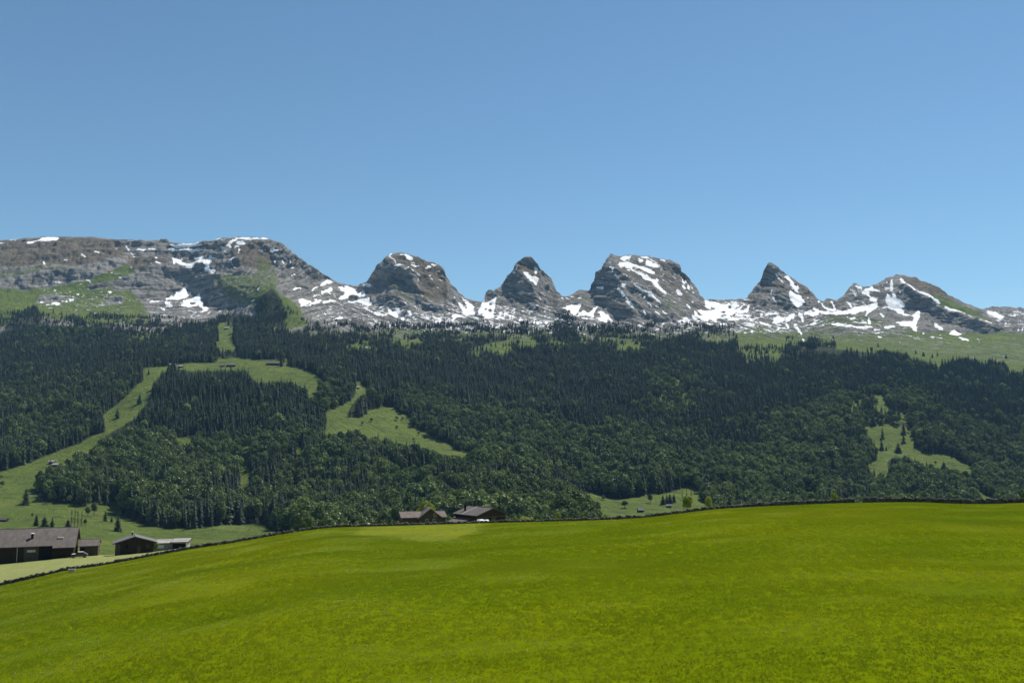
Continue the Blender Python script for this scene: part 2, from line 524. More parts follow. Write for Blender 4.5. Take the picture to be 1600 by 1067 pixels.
# ================================================================ survey of what grows and lies where
SNOW = [(0, 365, 8.0, """
P 100,80 180,62 245,65 240,75 150,85
P 0,115 75,120 70,130 0,132
P 340,95 480,80 540,50 640,38 735,40 715,78 620,102 500,98 420,105 410,128 360,128 320,115
10 1140,155 1170,160|18 1185,225 1240,240|20 1460,180|20 1020,260 1065,290|16 800,320 840,330|18 540,345 555,372|10 535,462 565,465|12 1075,568 1130,605|14 680,705 700,710
12 985,660|12 1030,650|10 960,750 985,752|12 1030,765 1055,760|10 905,770 945,795|12 505,848 560,855|12 580,883 650,880|22 665,878 745,880|22 875,835 915,835|22 835,850|12 1175,995 1215,992
12 1400,475|10 1435,485|10 1355,725 1385,735|16 1210,790|16 1298,812|12 820,630|20 1575,155 1600,190"""),
(200, 365, 8.0, """
P 0,175 25,190 15,215 0,210
P 80,180 150,185 230,185 215,215 185,228 150,205 110,205
P 515,140 600,138 700,128 830,115 930,130 920,142 800,160 700,170 600,175
P 500,205 530,180 600,190 700,190 800,185 890,200 890,212 780,215 640,215
P 545,290 590,310 660,320 690,350 740,370 820,360 880,350 920,320 1000,330 1030,290 1050,290 1045,350 1010,400 1020,440 1100,445 1080,490 1050,510 1030,480 980,470 940,430 980,410 950,380 880,380 840,390 820,430 780,445 720,430 730,405 650,395 620,370 590,360 590,400 570,395 560,340
P 790,320 860,305 960,290 950,320 870,330
P 330,310 375,295 370,335 340,330
P 335,360 415,365 410,385 350,385
P 1350,60 1600,58 1600,78 1440,80 1380,75 1330,105 1260,140 1230,155 1250,120 1300,85
P 1335,120 1400,95 1475,110 1465,140 1400,140
P 1270,340 1310,310 1340,285 1350,290 1305,340 1290,348
P 460,845 500,800 580,790 600,760 620,730 680,715 700,690 740,715 795,740 760,780 700,825 620,840
P 670,905 700,880 690,850 740,825 800,800 850,770 890,745 910,760 910,830 950,850 930,890 960,930 1020,950 960,980 920,1000 890,1000 940,960 920,910 880,880 840,915 780,920
H 770,850 850,850 840,870 790,890
12 30,225 85,290|14 255,185 350,200|9 890,205 1060,180|10 740,170 800,230|9 860,105 920,95|10 1070,70 1160,65|10 1110,115 1160,100 1180,75|12 665,285 685,330|10 290,310 300,325|10 280,370 305,385|16 30,405 55,440
20 1230,155 1280,150|16 1320,170 1380,165 1395,200 1380,235|14 1350,195|14 1165,232 1240,230|10 1190,90 1215,80|12 1290,370 1320,400 1360,412|16 1320,495|14 1470,515|16 1120,550|12 1080,395 1100,400
12 1190,640 1220,650|10 1310,650|14 290,865 385,865|20 480,875 545,895|18 410,915 450,930|10 265,950 295,950|10 1000,1005 1090,980|18 1140,970 1200,955|12 1290,965 1400,930|14 1545,850 1585,830|12 820,990 860,995|16 110,818|14 20,845|12 420,565 455,565"""),
(400, 365, 8.0, """
P 30,205 80,215 85,245 60,235
P 165,195 210,190 290,205 290,225 225,220 210,245 190,225
P 235,350 270,335 280,340 250,370 270,388 240,390
P 800,630 850,600 890,570 930,575 985,600 930,615 870,635 830,645
P 810,705 860,710 930,690 965,700 940,730 880,740 820,780
P 1015,650 1080,645 1120,690 1100,640 1160,650 1240,690 1270,740 1340,700 1370,740 1370,790 1320,800 1250,790 1180,780 1140,800 1060,815 1020,795 1060,770 1120,760 1070,720 1030,690
P 1140,815 1200,830 1300,820 1380,810 1420,810 1440,880 1400,900 1340,880 1290,850 1200,845 1160,845
P 1270,660 1350,630 1390,615 1445,625 1420,655 1340,650
P 530,815 640,815 700,825 660,860 600,880 575,905 560,850
P 0,705 45,675 40,730 20,710
14 0,68 160,72|12 80,140 155,130|8 105,205 130,220|18 320,325 350,370|18 420,320 430,360|18 430,435 480,435|12 445,520 490,508|8 670,432 720,435|9 685,450 705,470|10 570,375 620,400|12 320,600|10 440,585|10 515,575|10 195,345|12 590,545
16 470,685 575,670|18 700,715 740,670 790,655|12 880,720 940,770|14 970,760 1000,785|14 620,910 720,860 820,830|12 720,780 780,775 830,805|16 840,840 990,825|10 720,820 800,850|12 1350,925 1460,975|14 1490,985 1600,1020|7 890,915 1000,915|8 980,1055 1110,1050|8 1050,990 1100,995"""),
(570, 385, 8.0, """
P 430,105 500,95 560,110 605,150 590,172 530,160 510,130 460,125
P 360,240 430,225 505,230 500,240 420,245 365,255
P 745,265 800,255 840,255 830,270 770,285
P 810,215 850,220 900,245 860,248
P 290,800 340,780 400,765 425,765 430,800 515,805 480,820 440,830 420,865 350,865 310,840
H 330,800 400,785 400,820 340,825
P 1160,690 1210,720 1270,790 1300,770 1240,700 1290,690 1370,750 1340,800 1380,855 1260,850 1220,800
P 1100,860 1200,855 1200,890 1140,900 1100,920
P 1440,760 1500,720 1600,670 1600,880 1560,915 1500,900 1490,850 1430,860 1420,810
16 330,90 305,120 325,150 370,170 390,200|16 555,190 620,190|16 585,230 680,240|9 370,285 430,255|10 505,290 550,270 590,275|10 590,305 610,320|12 650,350 685,375|11 670,390 672,420|16 800,365 825,380|14 820,400 850,430|10 925,412 985,412|14 900,505 930,520|10 950,490|9 685,490|10 730,540|12 708,578|14 725,625|8 905,305 950,308|20 1120,645|10 1205,640 1230,655
14 130,820 270,865|24 560,830 575,855|12 460,895 490,890|12 545,915|14 610,890|14 340,970 385,970|16 305,990 335,1000|12 740,990 765,985|12 820,880|10 885,960 960,950|10 930,1000|12 280,760 300,780|9 220,800 250,810|10 920,898 960,898|8 180,775 230,760"""),
(720, 390, 8.0, """
P 640,290 660,250 720,195 715,210 670,255 655,290
P 780,275 830,280 880,335 960,350 965,380 945,455 910,435 870,390 800,315
P 915,215 970,240 945,285 945,315 925,320 920,260
P 0,680 70,745 100,660 160,710 150,760 180,810 40,805
P 270,660 380,630 450,595 430,690 410,800 400,850 350,880 290,850 280,820 230,800 250,740 240,720
H 350,665 390,665 395,695 355,700
H 340,745 385,740 380,770 345,772
H 295,725 325,725 325,755 300,755
P 1250,710 1300,720 1380,685 1500,695 1480,750 1440,815 1370,810 1290,740
24 1480,820 1530,770 1600,820|10 1000,320|7 970,470 990,520|8 1010,525 1085,595|14 980,605 1005,625|18 1260,600 1280,615|12 1310,605 1370,640|12 1380,590 1430,595|10 1470,605 1510,605
9 668,735 672,790|9 655,800 648,880|8 600,760 575,815|9 622,810 612,862|8 556,800 545,835|9 535,845 520,868|12 505,815 470,850|10 455,862 425,880|7 640,760 628,790|18 730,890 790,885|16 750,850|16 860,800|14 930,735|18 885,900 970,920|24 1070,905|16 1140,735|14 1180,775|10 370,925 410,945|10 440,965 520,950|16 1480,945 1530,955|10 500,720|12 1020,935|9 780,970|10 1010,990|9 1170,825|16 30,640 70,640|16 190,670"""),
(900, 390, 8.0, """
P 245,460 310,460 350,440 345,510 300,495 260,490
P 550,95 600,80 690,80 680,105 630,120 610,140 570,115
P 525,185 590,160 640,150 700,170 760,180 830,200 900,230 980,270 990,320 960,320 880,280 800,240 730,205 690,210 760,270 850,310 920,350 1030,380 1025,410 1080,470 1145,560 1110,545 1010,470 940,410 860,360 760,290 680,220 620,200 560,220
P 770,115 840,125 830,160 790,160
P 880,130 940,140 960,180 1040,225 1040,240 960,235 880,200 865,170
P 1025,118 1120,130 1115,150 1060,140
P 1300,355 1325,370 1360,455 1330,430
P 0,690 70,690 50,730 20,790 0,810
P 20,830 100,810 160,790 220,740 280,715 260,745 220,800 220,860 140,830
P 260,770 320,770 380,810 410,820 430,860 480,890 545,945 480,955 380,910 300,890 260,850 320,850 290,800
P 1250,880 1330,885 1380,840 1390,880 1440,910 1510,945 1460,945 1400,905 1310,905
16 395,165 435,165|18 435,230 470,220 465,290|10 290,285 310,290|10 310,345 350,370|14 300,580|20 820,95 880,95|12 880,85 960,130 1020,170|16 490,315 530,345|16 590,305 640,325|12 640,245 680,260|24 515,435|30 530,480 560,520 600,570|18 625,610 650,620|36 640,650 700,690|20 700,720 730,735|24 575,430 610,440
10 640,390 700,410|14 720,430 760,470 830,520|12 840,520 890,540|20 635,500|14 740,500|26 860,580|10 780,550 830,545|22 910,550 960,570 1040,640|18 900,650 950,690|14 1000,690 1060,715|10 1050,660 1070,675|14 1080,770 1135,805|18 990,780 1045,815|22 850,770 870,815|14 1160,715|12 940,720
20 1195,220|18 1085,325|14 1060,265|14 1180,320 1230,375|18 1330,455 1360,490|26 1400,455 1410,500|14 1375,375 1390,405|10 1430,450 1460,490|22 1270,500 1320,545|18 1460,535|12 1380,525|18 1380,680 1430,720|20 1465,640|8 1215,650 1250,665|10 1270,595 1310,615|10 1355,770
12 0,610 70,605|16 40,945 90,955|14 790,945 820,960|10 880,955 980,950|10 870,1000 920,990|12 1080,940 1100,925|16 225,940|16 440,990|10 80,870 150,880|30 1470,760 1500,820 1600,880|24 1530,760 1600,800|16 1450,830 1530,890|12 1220,930 1290,925"""),
(1080, 400, 8.0, """
P 160,550 220,560 240,590 320,590 370,600 450,610 480,590 490,610 600,620 600,645 550,650 500,670 560,680 640,640 690,585 680,620 630,660 560,700 540,730 480,750 400,740 300,770 320,800 280,800 200,750 100,680 120,670 200,690 260,690 180,640
H 465,620 500,625 500,655 465,655
H 380,690 440,700 420,712 385,708
H 240,640 300,650 310,665 250,662
P 1010,820 1040,790 1090,755 1160,775 1170,800 1120,825 1080,830
P 1175,780 1230,740 1290,720 1285,780 1210,815
P 1410,735 1480,700 1500,690 1560,720 1600,730 1600,745 1500,750
P 1540,645 1600,680 1600,710 1560,690
P 980,460 1015,385 1015,420 1000,485 985,485
P 1160,250 1210,240 1260,310 1300,370 1340,390 1340,430 1360,465 1320,440 1260,400 1220,320
P 1240,410 1290,450 1360,480 1420,575 1390,570 1400,600 1340,640 1350,675 1310,660 1270,600 1220,500
26 30,680 70,750 200,800|18 10,745 90,805|20 80,690 190,770 310,800|16 310,770 450,770 620,775 860,785|26 580,700 700,690 715,645|16 560,740 740,745|10 770,700 845,685|24 780,660|44 880,740|9 810,640 860,630|16 350,830 440,840|10 450,800 600,800|12 460,880 480,870|12 570,855 620,855|10 680,840 780,865|16 740,810|12 600,905 690,920|26 760,950|12 870,830 1000,860|30 20,860|18 95,855|12 210,845 280,840
20 940,750 1060,710|20 1190,850 1215,890|12 1060,855 1120,858|10 1080,910 1170,900|24 1300,860|18 1320,890 1380,980|16 1390,1030 1420,1060|22 1350,725 1390,790|10 980,880|14 1550,800 1590,800|10 1490,850 1560,840|16 1050,225 1100,280 1150,330|18 1020,510 1045,560 1070,580|16 1110,630|16 790,440|10 660,545 720,535|12 1330,370 1345,410|14 1030,150|10 1065,185|10 1095,230|10 1415,400|10 1455,420 1460,450|24 1460,525|12 1480,575|20 10,395|18 20,460|20 30,560|14 550,580 570,600"""),
(1250, 415, 4.571, """
P 440,185 520,145 520,165 580,190 490,180 500,215 555,235 545,265 510,255 480,210
P 620,200 660,235 655,195 680,200 690,235 740,265 760,290 720,295 750,320 740,340 690,330 650,300 610,240
P 690,330 760,345 800,360 825,330 860,305 855,380 830,420 835,475 810,465 790,430 720,425 680,395 800,400 815,380 730,355
P 330,330 380,300 420,285 470,285 510,270 555,265 550,300 500,340 460,365 480,330 430,330 390,345
P 1060,490 1100,455 1165,490 1120,500
P 1325,330 1390,340 1470,370 1440,380 1380,360 1340,345
10 400,145 440,165|6 375,170 400,210|12 655,100 655,175|14 620,115|9 590,135|14 610,165 625,160|16 715,190|10 735,220|14 720,95 780,140 850,185|16 850,185 920,215 995,265|14 1040,290 1130,325 1180,342|9 1200,350 1280,385 1370,408
12 130,255 190,310|12 220,260 255,310|12 340,255 365,300|18 100,305 160,340|22 160,345 340,335|14 190,310 320,325|22 40,345 120,340|8 445,260 470,275|20 0,215 25,260|10 50,235|8 60,185|10 600,295 650,290|14 600,340 640,345|10 570,350 600,370|9 230,415 340,430 515,437|9 380,400 470,405|10 490,380 500,410|8 605,437 675,438|8 360,385 390,380|16 890,375|20 965,425 1015,450
14 1140,515 1205,535|10 1000,500|8 880,490|10 735,460|10 795,497|8 350,497|8 560,510 580,512|8 715,550|10 770,555|8 800,550|10 1290,575 1320,578|12 1280,545|8 1270,520|8 1400,385 1425,390|12 1470,410|8 1500,355 1540,350|8 1560,455|10 1590,452|8 1580,305|7 530,460 570,462|12 10,485|8 30,520 20,545|10 105,390|14 10,350 20,400""")]
snow = Map(MX0, MX1, MY0, 560, 2.0)
# patchy zones first: scattered specks come out of the noise there
for s, v in (("480,470 600,470 720,475 860,478 1000,505 1110,490 1190,485 1300,485 1330,500 1250,520 1130,522 900,522 700,520 560,512 490,500", 0.34),
             ("560,490 760,490 900,495 900,520 700,518 580,510", 0.40), ("470,470 530,468 600,490 640,505 560,500 500,490", 0.30),
             ("1290,490 1420,505 1480,530 1400,535 1300,515", 0.24), ("1530,485 1620,485 1620,515 1570,510", 0.34),
             ("60,440 200,420 200,480 120,490 60,480", 0.20), ("220,460 330,480 330,500 240,500", 0.27),
             ("1110,470 1170,470 1160,500 1110,500", 0.42), ("1640,480 1800,478 2000,495 2000,530 1640,520", 0.34),
             ("950,400 1060,410 1090,470 1030,470 960,440", 0.22), ("1320,450 1400,440 1410,480 1330,490", 0.30),
             ("-300,395 0,385 0,400 -300,410", 0.30)):
    snow.poly(pts(s), v)
for ox, oy, k, txt in SNOW:
    for ln in txt.strip().splitlines():
        if ln[0] in 'PH':
            snow.poly([(ox + x / k, oy + y / k) for x, y in pts(ln[2:])], 1.0 if ln[0] == 'P' else 0.0)
        else:
            for st in ln.split('|'):
                w, rest = st.split(' ', 1)
                snow.stroke([(ox + x / k, oy + y / k) for x, y in pts(rest)], max(float(w) / k, 1.1) + 0.1)
snow.a = blur(snow.a, 2.4, 1.9) * 0.55 + blur(snow.a, 0.8, 0.7) * 0.45

green = Map(MX0, MX1, MY0, MY1); brown = Map(MX0, MX1, MY0, 560)
for s, v in (("-420,440 0,450 25,452 60,452 130,440 200,410 210,425 190,440 150,470 100,475 60,490 30,500 0,515 -420,520", .82), ("50,470 200,450 230,480 235,505 150,508 60,498", .65),
             ("330,430 400,425 420,450 430,450 400,480 370,475 340,450", .55), ("395,460 425,445 470,480 482,508 440,518 400,512", .8), ("400,395 425,410 440,440 430,450 400,440", .55),
             ("603,437 625,443 640,455 650,468 645,478 625,465 610,452", .48), ("650,430 700,470 690,478 660,468", .3), ("600,502 700,515 700,530 590,525", .45),
             ("1150,520 1180,507 1280,502 1290,492 1350,492 1420,512 1480,528 1530,530 1560,515 1600,520 2020,530 2020,620 1150,620", .56),
             ("1440,452 1480,463 1560,505 1535,502 1470,477", .7), ("1030,450 1060,470 1080,490 1040,490", .45), ("905,460 930,460 925,475 900,475", .4), ("100,380 190,380 190,395 100,400", .25),
             ("-420,520 2020,520 2020,910 -420,910", 1.0), ("480,515 800,515 1150,518 1150,535 800,532 480,532", .55), ("1160,515 1290,505 1420,520 1530,535 1600,525 2020,535 2020,580 1600,572 1440,552 1300,535 1160,535", .60), ("1200,505 1400,510 1420,525 1300,522 1200,520", .45)):
    green.poly(pts(s), v)
for s, v in (("-420,392 0,375 100,369 190,373 200,400 140,412 -420,440", .75), ("200,400 260,405 265,412 200,425", .95), ("360,380 400,376 425,385 425,425 390,420 365,400", .8),
             ("606,396 660,402 690,414 700,440 700,470 660,468 650,425 612,410", .75), ("805,420 815,411 838,417 843,430 836,448 815,426", .95), ("958,405 1060,410 1085,470 1030,462 965,428", .5),
             ("1403,428 1440,436 1500,468 1470,466 1420,442", 1.0), ("1220,425 1265,455 1270,466 1240,450", .8), ("1205,425 1230,445 1235,465 1210,450", .55), ("603,437 615,440 625,448 612,450", .9)):
    brown.poly(pts(s), v)
for ln in LEDGES.strip().splitlines():
    h_, rest = ln.split(':'); green.stroke(pts(rest), float(h_.split()[2]) + 2.0, 0.1)
green.poly(pts('-100,395 190,385 200,400 130,405 -100,425'), 0.35); green.poly(pts('-100,425 20,418 130,408 128,418 60,425 20,438 -100,445'), 0.5)
green.poly(pts('333,500 370,500 372,532 333,532'), 1.0)
green.a = blur(green.a, 2.5, 2.0); brown.a = blur(brown.a, 3, 2)

# ---- woods and clearings
TREELINE = pts("-420,515 0,510 15,500 25,488 55,484 70,500 120,494 150,510 175,510 212,520 225,525 250,515 300,503 350,489 375,488 395,492 400,508 425,512 450,514 475,508 495,503 525,509 562,517 600,523 637,526 "
               "675,517 712,514 750,512 800,506 850,516 868,500 880,488 895,503 925,516 975,521 1025,521 1075,516 1112,512 1145,517 1155,540 1165,562 1215,562 1222,545 1230,534 1275,533 1312,541 1350,544 1375,548 1400,547 1425,558 "
               "1440,566 1465,568 1487,562 1525,561 1550,562 1570,567 1575,578 1600,582 1700,590 2020,600")
CLEAR_SPARSE = '1158,545 1216,540 1220,566 1162,566'
TREELINE = [(x, y + np.interp(x, [0, 480, 520, 1130, 1160], [9, 5, 19, 19, 6])) for x, y in TREELINE]
wood = Map(MX0, MX1, MY0, MY1)
wood.poly(TREELINE + [(2020, 832), (1300, 832), (1110, 826), (930, 846), (440, 852), (440, 905), (-420, 905)], 1.0)
for s, v in (("60,492 230,492 300,500 230,528 60,512", .26), ("-200,490 0,482 30,487 55,482 70,498 40,512 -200,515", .5), ("405,465 425,447 445,475 470,495 480,507 400,514", .16), ("398,475 412,458 425,446 436,458 444,478 448,512 400,514", .8),
             ("480,503 800,506 800,544 480,544", .40), ("790,505 1150,508 1150,544 790,544", .42), ("868,490 880,483 895,495 900,512 865,512", .8), ("1160,527 1600,542 1600,577 1400,562 1160,562", .012),
             ("1225,528 1310,534 1310,542 1225,536", .4)):
    sl, m = wood.poly_mask(pts(s)); wood.a[sl][m] = np.maximum(wood.a[sl][m], v)
CLEAR = [
 ("224,575 221,595 205,612 190,626 172,641 160,651 166,675 145,682 120,694 100,700 80,710 50,722 25,729 10,732 0,738 -120,770 -420,790 -420,910 470,910 470,840 440,836 425,828 410,818 350,822 320,827 262,825 225,820 190,807 187,787 130,790 72,782 52,772 62,745 92,732 112,725 140,707 162,685 185,670 212,655 225,637 237,617 242,605 250,585 265,575 300,580 330,578 385,580 400,596 437,597 454,597 475,607 477,620 496,627 497,607 507,595 487,582 467,576 440,573 400,569 360,567 300,568 265,573", 0.0),
 ("507,645 540,632 555,622 555,595 565,594 566,602 581,610 562,620 547,637 540,652 560,654 575,642 597,635 615,636 625,645 640,652 642,665 662,675 682,685 700,692 720,707 730,707 750,717 720,715 682,710 670,702 625,696 585,685 567,687 560,682 512,682 502,682 510,665", 0.0),
 ("882,760 905,767 930,770 962,781 1012,772 1030,772 1065,764 1082,760 1090,765 1100,785 1112,795 1112,826 935,826 935,810 930,792 920,780 900,768", 0.0),
 ("1050,590 1068,595 1072,610 1085,615 1088,630 1075,652 1060,650 1050,640 1020,635 1015,620 1040,610", 0.3),
 ("1050,590 1066,594 1066,612 1052,612", 0.1),
 ("1350,665 1375,662 1410,664 1425,667 1427,700 1442,710 1482,710 1507,725 1525,732 1525,747 1487,735 1450,732 1432,722 1412,715 1390,717 1385,725 1392,745 1390,750 1365,745 1352,727 1370,717 1372,705 1355,685", 0.0),
 ("1327,620 1345,625 1370,617 1380,620 1392,640 1440,650 1450,660 1410,660 1360,655 1330,645", 0.22),
 ("1368,618 1380,618 1382,634 1368,632", 0.0),
 ("1525,765 1540,772 1562,782 1562,800 1525,800", 0.0), ("1255,770 1275,772 1278,785 1252,785", 0.0),
 ("952,553 968,541 990,538 1007,541 1020,552 985,554", 0.0), ("798,525 822,522 838,530 838,551 798,551", 0.12), ("853,532 885,531 885,549 856,549", 0.1), ("905,529 928,528 930,544 910,544", 0.1), ("1088,530 1145,527 1145,539 1092,539", 0.0),
 ("536,541 560,537 596,546 594,556 565,557 538,554", 0.05), ("706,551 740,544 760,537 785,531 800,524 800,553 770,556 735,556", 0.06), ("497,534 515,532 520,540 512,552 498,550", 0.2), ("482,513 495,512 498,530 484,530", 0.3),
 ("345,505 365,504 367,515 365,537 375,550 347,550 335,540 342,525 337,512", 0.0), ("312,530 318,528 318,540 313,540", 0.0),
 ("15,538 32,530 38,540 20,548", 0.3), ("70,500 118,500 118,518 72,518", 0.2), ("85,528 110,520 120,530 95,535", 0.3),
 ("272,684 302,682 305,694 280,697", 0.0), ("375,700 390,690 395,760 380,800 372,790", 0.35), ("460,700 472,690 470,760 455,815 448,810 455,760", 0.35),
 ("440,575 446,560 452,560 452,576", 0.0), ("640,600 700,620 740,645 700,650 660,630", 0.75), ("400,563 440,563 440,570 400,570", 0.0), ("340,560 400,560 400,568 340,568", 0.1)]
for s, v in CLEAR:
    wood.poly(pts(s), v)
wood.poly(pts(CLEAR_SPARSE), 0.25)
leafy = Map(MX0, MX1, MY0, MY1, 1.0, 0.05)     # share of broadleaf trees
for s, v in (("-420,600 220,600 200,640 60,740 -420,760", .28), ("-420,640 60,640 60,700 -420,720", .45), ("60,740 150,690 210,680 300,690 420,690 500,690 620,700 750,720 930,790 930,910 0,910 40,780", .84),
             ("480,590 545,615 520,650 490,640", .85), ("560,650 620,640 640,655 580,665", .6), ("620,610 800,650 1000,690 1250,650 1350,620 1460,640 1600,690 2020,700 2020,910 700,910 750,720 640,660", .58), ("720,700 900,700 1100,715 1300,700 1300,910 760,910", .78),
             ("1015,590 1090,590 1090,655 1015,655", .7), ("1320,615 1460,620 1460,665 1340,665", .75), ("1240,650 1350,640 1350,700 1250,700", .55), ("1600,650 2020,640 2020,700 1600,720", .4), ("60,500 120,500 160,530 60,560", .35)):
    leafy.poly(pts(s), v)
wood_raw = Map(MX0, MX1, MY0, MY1); wood_raw.a = wood.a.copy()
wood.a = blur(wood.a, 1.6, 1.2)
wood_ground = Map(MX0, MX1, MY0, MY1); wood_ground.a = blur(np.clip(wood.a, 0, 1), 1.2, 1.0)
leafy.a = blur(leafy.a, 10, 8)

# ================================================================ terrain grid
cols = np.concatenate([np.arange(-415, -20, 4.0), np.arange(-20, 1620, 1.3), np.arange(1620, 2016, 4.0)])
MOUNT_ROW = 530.0
sky_c = np.interp(cols, SKX, SKYY)
rows_h = np.linspace(905, MOUNT_ROW, 142)
tm = np.linspace(0, 1, 116)[1:]
PYf = np.concatenate([np.repeat(rows_h[:, None], len(cols), 1), MOUNT_ROW + (sky_c[None] - MOUNT_ROW) * tm[:, None]], 0)
PXf = np.repeat(cols[None], len(PYf), 0)
Df = np.exp(depth.get(PXf, PYf))
for c in range(3):      # distances always grow up the slope
    pass
Df = np.maximum.accumulate(Df * (1 + 1e-6 * np.arange(len(Df))[:, None]), 0)
X, Y, Z = at(PXf, PYf, Df)
NR = len(PYf); HR = len(rows_h)
def grid_normals(X, Y, Z):
    P = np.stack([X, Y, Z], -1)
    du = np.gradient(P, axis=1); dv = np.gradient(P, axis=0)
    n = np.cross(du, dv); n /= np.linalg.norm(n, axis=-1, keepdims=True) + 1e-9
    return n
N = grid_normals(X, Y, Z)
gm = green.get(PXf, PYf)
rock = np.clip(1 - gm, 0, 1)
fade = np.clip((545 - PYf) / 25, 0, 1)
top = np.clip((PYf - sky_c[None]) / 6.0, 0.25, 1)
_w = Map(MX0, MX1, MY0, MY1); _w.a = blur(wood.a, 8, 5); blurred_wood = _w.get(PXf, PYf) ** 2
# bedding: level on the long massif, dipping to the right on the horns
dip = np.interp(PXf, [0, 380, 520, 1250, 1330, 2000], [-0.06, 0.0, 0.6, 0.7, 0.45, 0.2])
S = Z + dip * X + 0.12 * Y
r1 = 1 - np.abs(fbm(X / 150, Y / 150, Z / 90, 5, 3, 0.55))
g1 = 1 - np.abs(fbm(S / 60, X / 260, Z / 260, 3, 21, 0.5))
f1 = fbm(X / 34, Y / 34, Z / 24, 4, 40, 0.6)
gul = 1 - np.abs(fbm(X / 55 + 0.3 * Z / 55, Y / 140, Z / 170, 4, 12, 0.55))
disp = (10 * (r1 - 0.6) + 8.0 * (g1 - 0.7) + 7 * (gul - 0.65)) * (0.30 + 0.70 * rock) * fade * top + 6.0 * f1 * (0.30 + 0.70 * rock) * fade * np.maximum(top, 0.6)
disp += (1 - fade) * (1.6 * fbm(X / 60, Y / 60, Z * 0, 3, 60) + 7.0 * blurred_wood * fbm(X / 120, Y / 110, Z * 0, 2, 63))
terr = np.sin(S / 11 + 2.2 * fbm(X / 120, Y / 120, Z / 60, 2, 77)) * 1.5 + np.sin(S / 27) * 1.8
disp += terr * rock * fade * top
sn = snow.get(PXf, PYf)
disp *= 1 - 0.55 * np.clip(sn * 1.3, 0, 1) * fade
X, Y, Z = X + N[..., 0] * disp, Y + N[..., 1] * disp, Z + N[..., 2] * disp
# the far side falls away behind the crest
bx_, by_, bz_ = [], [], []
for t, d in ((14, 5), (60, 55), (180, 210), (420, 480), (700, 760)):
    u = X[-1] / Y[-1]
    bx_.append(X[-1] + u * t); by_.append(Y[-1] + t); bz_.append(Z[-1] - d)
def quads(nr, nc):
    i = np.arange(nr - 1)[:, None] * nc + np.arange(nc - 1)[None]
    return np.stack([i, i + 1, i + nc + 1, i + nc], -1).reshape(-1, 4)
def sheet(name, X, Y, Z, mats, attrs, smooth=True):
    v = np.stack([X, Y, Z], -1).reshape(-1, 3)
    me = mesh_arrays(name, v, [quads(*X.shape)], mats, smooth)
    for k, a in attrs.items():
        float_attr(me, k, a)
    return link(name, me)
BED = Z + dip * X + 0.12 * Y

# ---- terrain material: rock, dry grass, green grass, forest floor and snow
t = NT('alpine_ground')
p1 = t.pos()
n_big = t.noise(p1, 0.011, 5, 0.6, 0.4)
n_mid = t.noise(p1, 0.05, 6, 0.65, 0.6)
n_fine = t.noise(p1, 0.25, 5, 0.7)
sep = t.n('ShaderNodeSeparateXYZ'); t.l(t.n('ShaderNodeNewGeometry').outputs['Position'], sep.inputs[0])
bv = t.n('ShaderNodeCombineXYZ')
t.l(t.math('MULTIPLY', t.attr('bed'), 0.085), bv.inputs[0]); t.l(t.math('MULTIPLY', sep.outputs[0], 0.009), bv.inputs[1]); t.l(t.math('MULTIPLY', sep.outputs[2], 0.012), bv.inputs[2])
bed = t.noise(bv.outputs[0], 1.0, 6, 0.7, 0.35)
c_rock = t.mix(t.step(n_mid, 0.3, 0.72), (0.118, 0.114, 0.100), (0.310, 0.293, 0.252))
c_rock = t.mix(t.math('MULTIPLY', t.step(bed, 0.50, 0.58), 0.8), c_rock, (0.33, 0.31, 0.283))
c_rock = t.mix(t.math('MULTIPLY', t.step(bed, 0.47, 0.41), 0.8), c_rock, (0.085, 0.083, 0.082))
c_rock = t.mix(t.math('MULTIPLY', t.step(n_fine, 0.58, 0.75), 0.5), c_rock, (0.08, 0.079, 0.078))
c_brown = t.mix(t.step(n_mid, 0.35, 0.7), (0.115, 0.090, 0.058), (0.20, 0.165, 0.115))
b_f = t.step(t.math('ADD', t.attr('brown'), t.math('MULTIPLY', t.math('SUBTRACT', n_mid, 0.5), 1.6)), 0.30, 0.62)
col = t.mix(t.math('MULTIPLY', b_f, 0.85), c_rock, c_brown)
c_grass = t.mix(t.step(n_big, 0.35, 0.7), (0.094, 0.140, 0.022), (0.145, 0.188, 0.034))
c_grass = t.mix(t.math('MULTIPLY', t.step(n_fine, 0.45, 0.8), 0.55), c_grass, (0.145, 0.150, 0.050))
c_grass = t.mix(t.math('MULTIPLY', t.step(n_mid, 0.50, 0.66), 0.7), c_grass, (0.050, 0.076, 0.020))
n_con = t.noise(t.pos(0.035, 0.16, 0.35), 1.0, 5, 0.65, 0.5)
c_grass = t.mix(t.math('MULTIPLY', t.step(n_con, 0.52, 0.70), 0.55), c_grass, (0.125, 0.115, 0.050))
n_spot = t.noise(t.pos(0.22, 0.22, 0.22), 1.0, 3, 0.6)
c_grass = t.mix(t.math('MULTIPLY', t.step(n_spot, 0.66, 0.74), 0.85), c_grass, (0.025, 0.042, 0.012))
g_f = t.step(t.math('ADD', t.attr('green'), t.math('MULTIPLY', t.math('SUBTRACT', n_mid, 0.5), 1.3)), 0.40, 0.62)
col = t.mix(g_f, col, c_grass)
col = t.mix(t.math('MULTIPLY', t.step(t.attr('wood'), 0.3, 0.8), 0.88), col, (0.022, 0.030, 0.014))
s_n = t.math('ADD', t.math('MULTIPLY', t.math('SUBTRACT', t.noise(t.pos(1.0, 1.0, 1.5), 0.062, 8, 0.72, 0.6), 0.5), 2.4), t.attr('snow'))
s_n = t.math('ADD', s_n, t.math('MULTIPLY', t.math('SUBTRACT', bed, 0.5), 1.5))
s_f = t.step(s_n, 0.43, 0.54)
c_snow = t.mix(t.step(n_mid, 0.35, 0.7), (0.86, 0.86, 0.85), (0.92, 0.92, 0.92))
col = t.mix(s_f, col, c_snow)
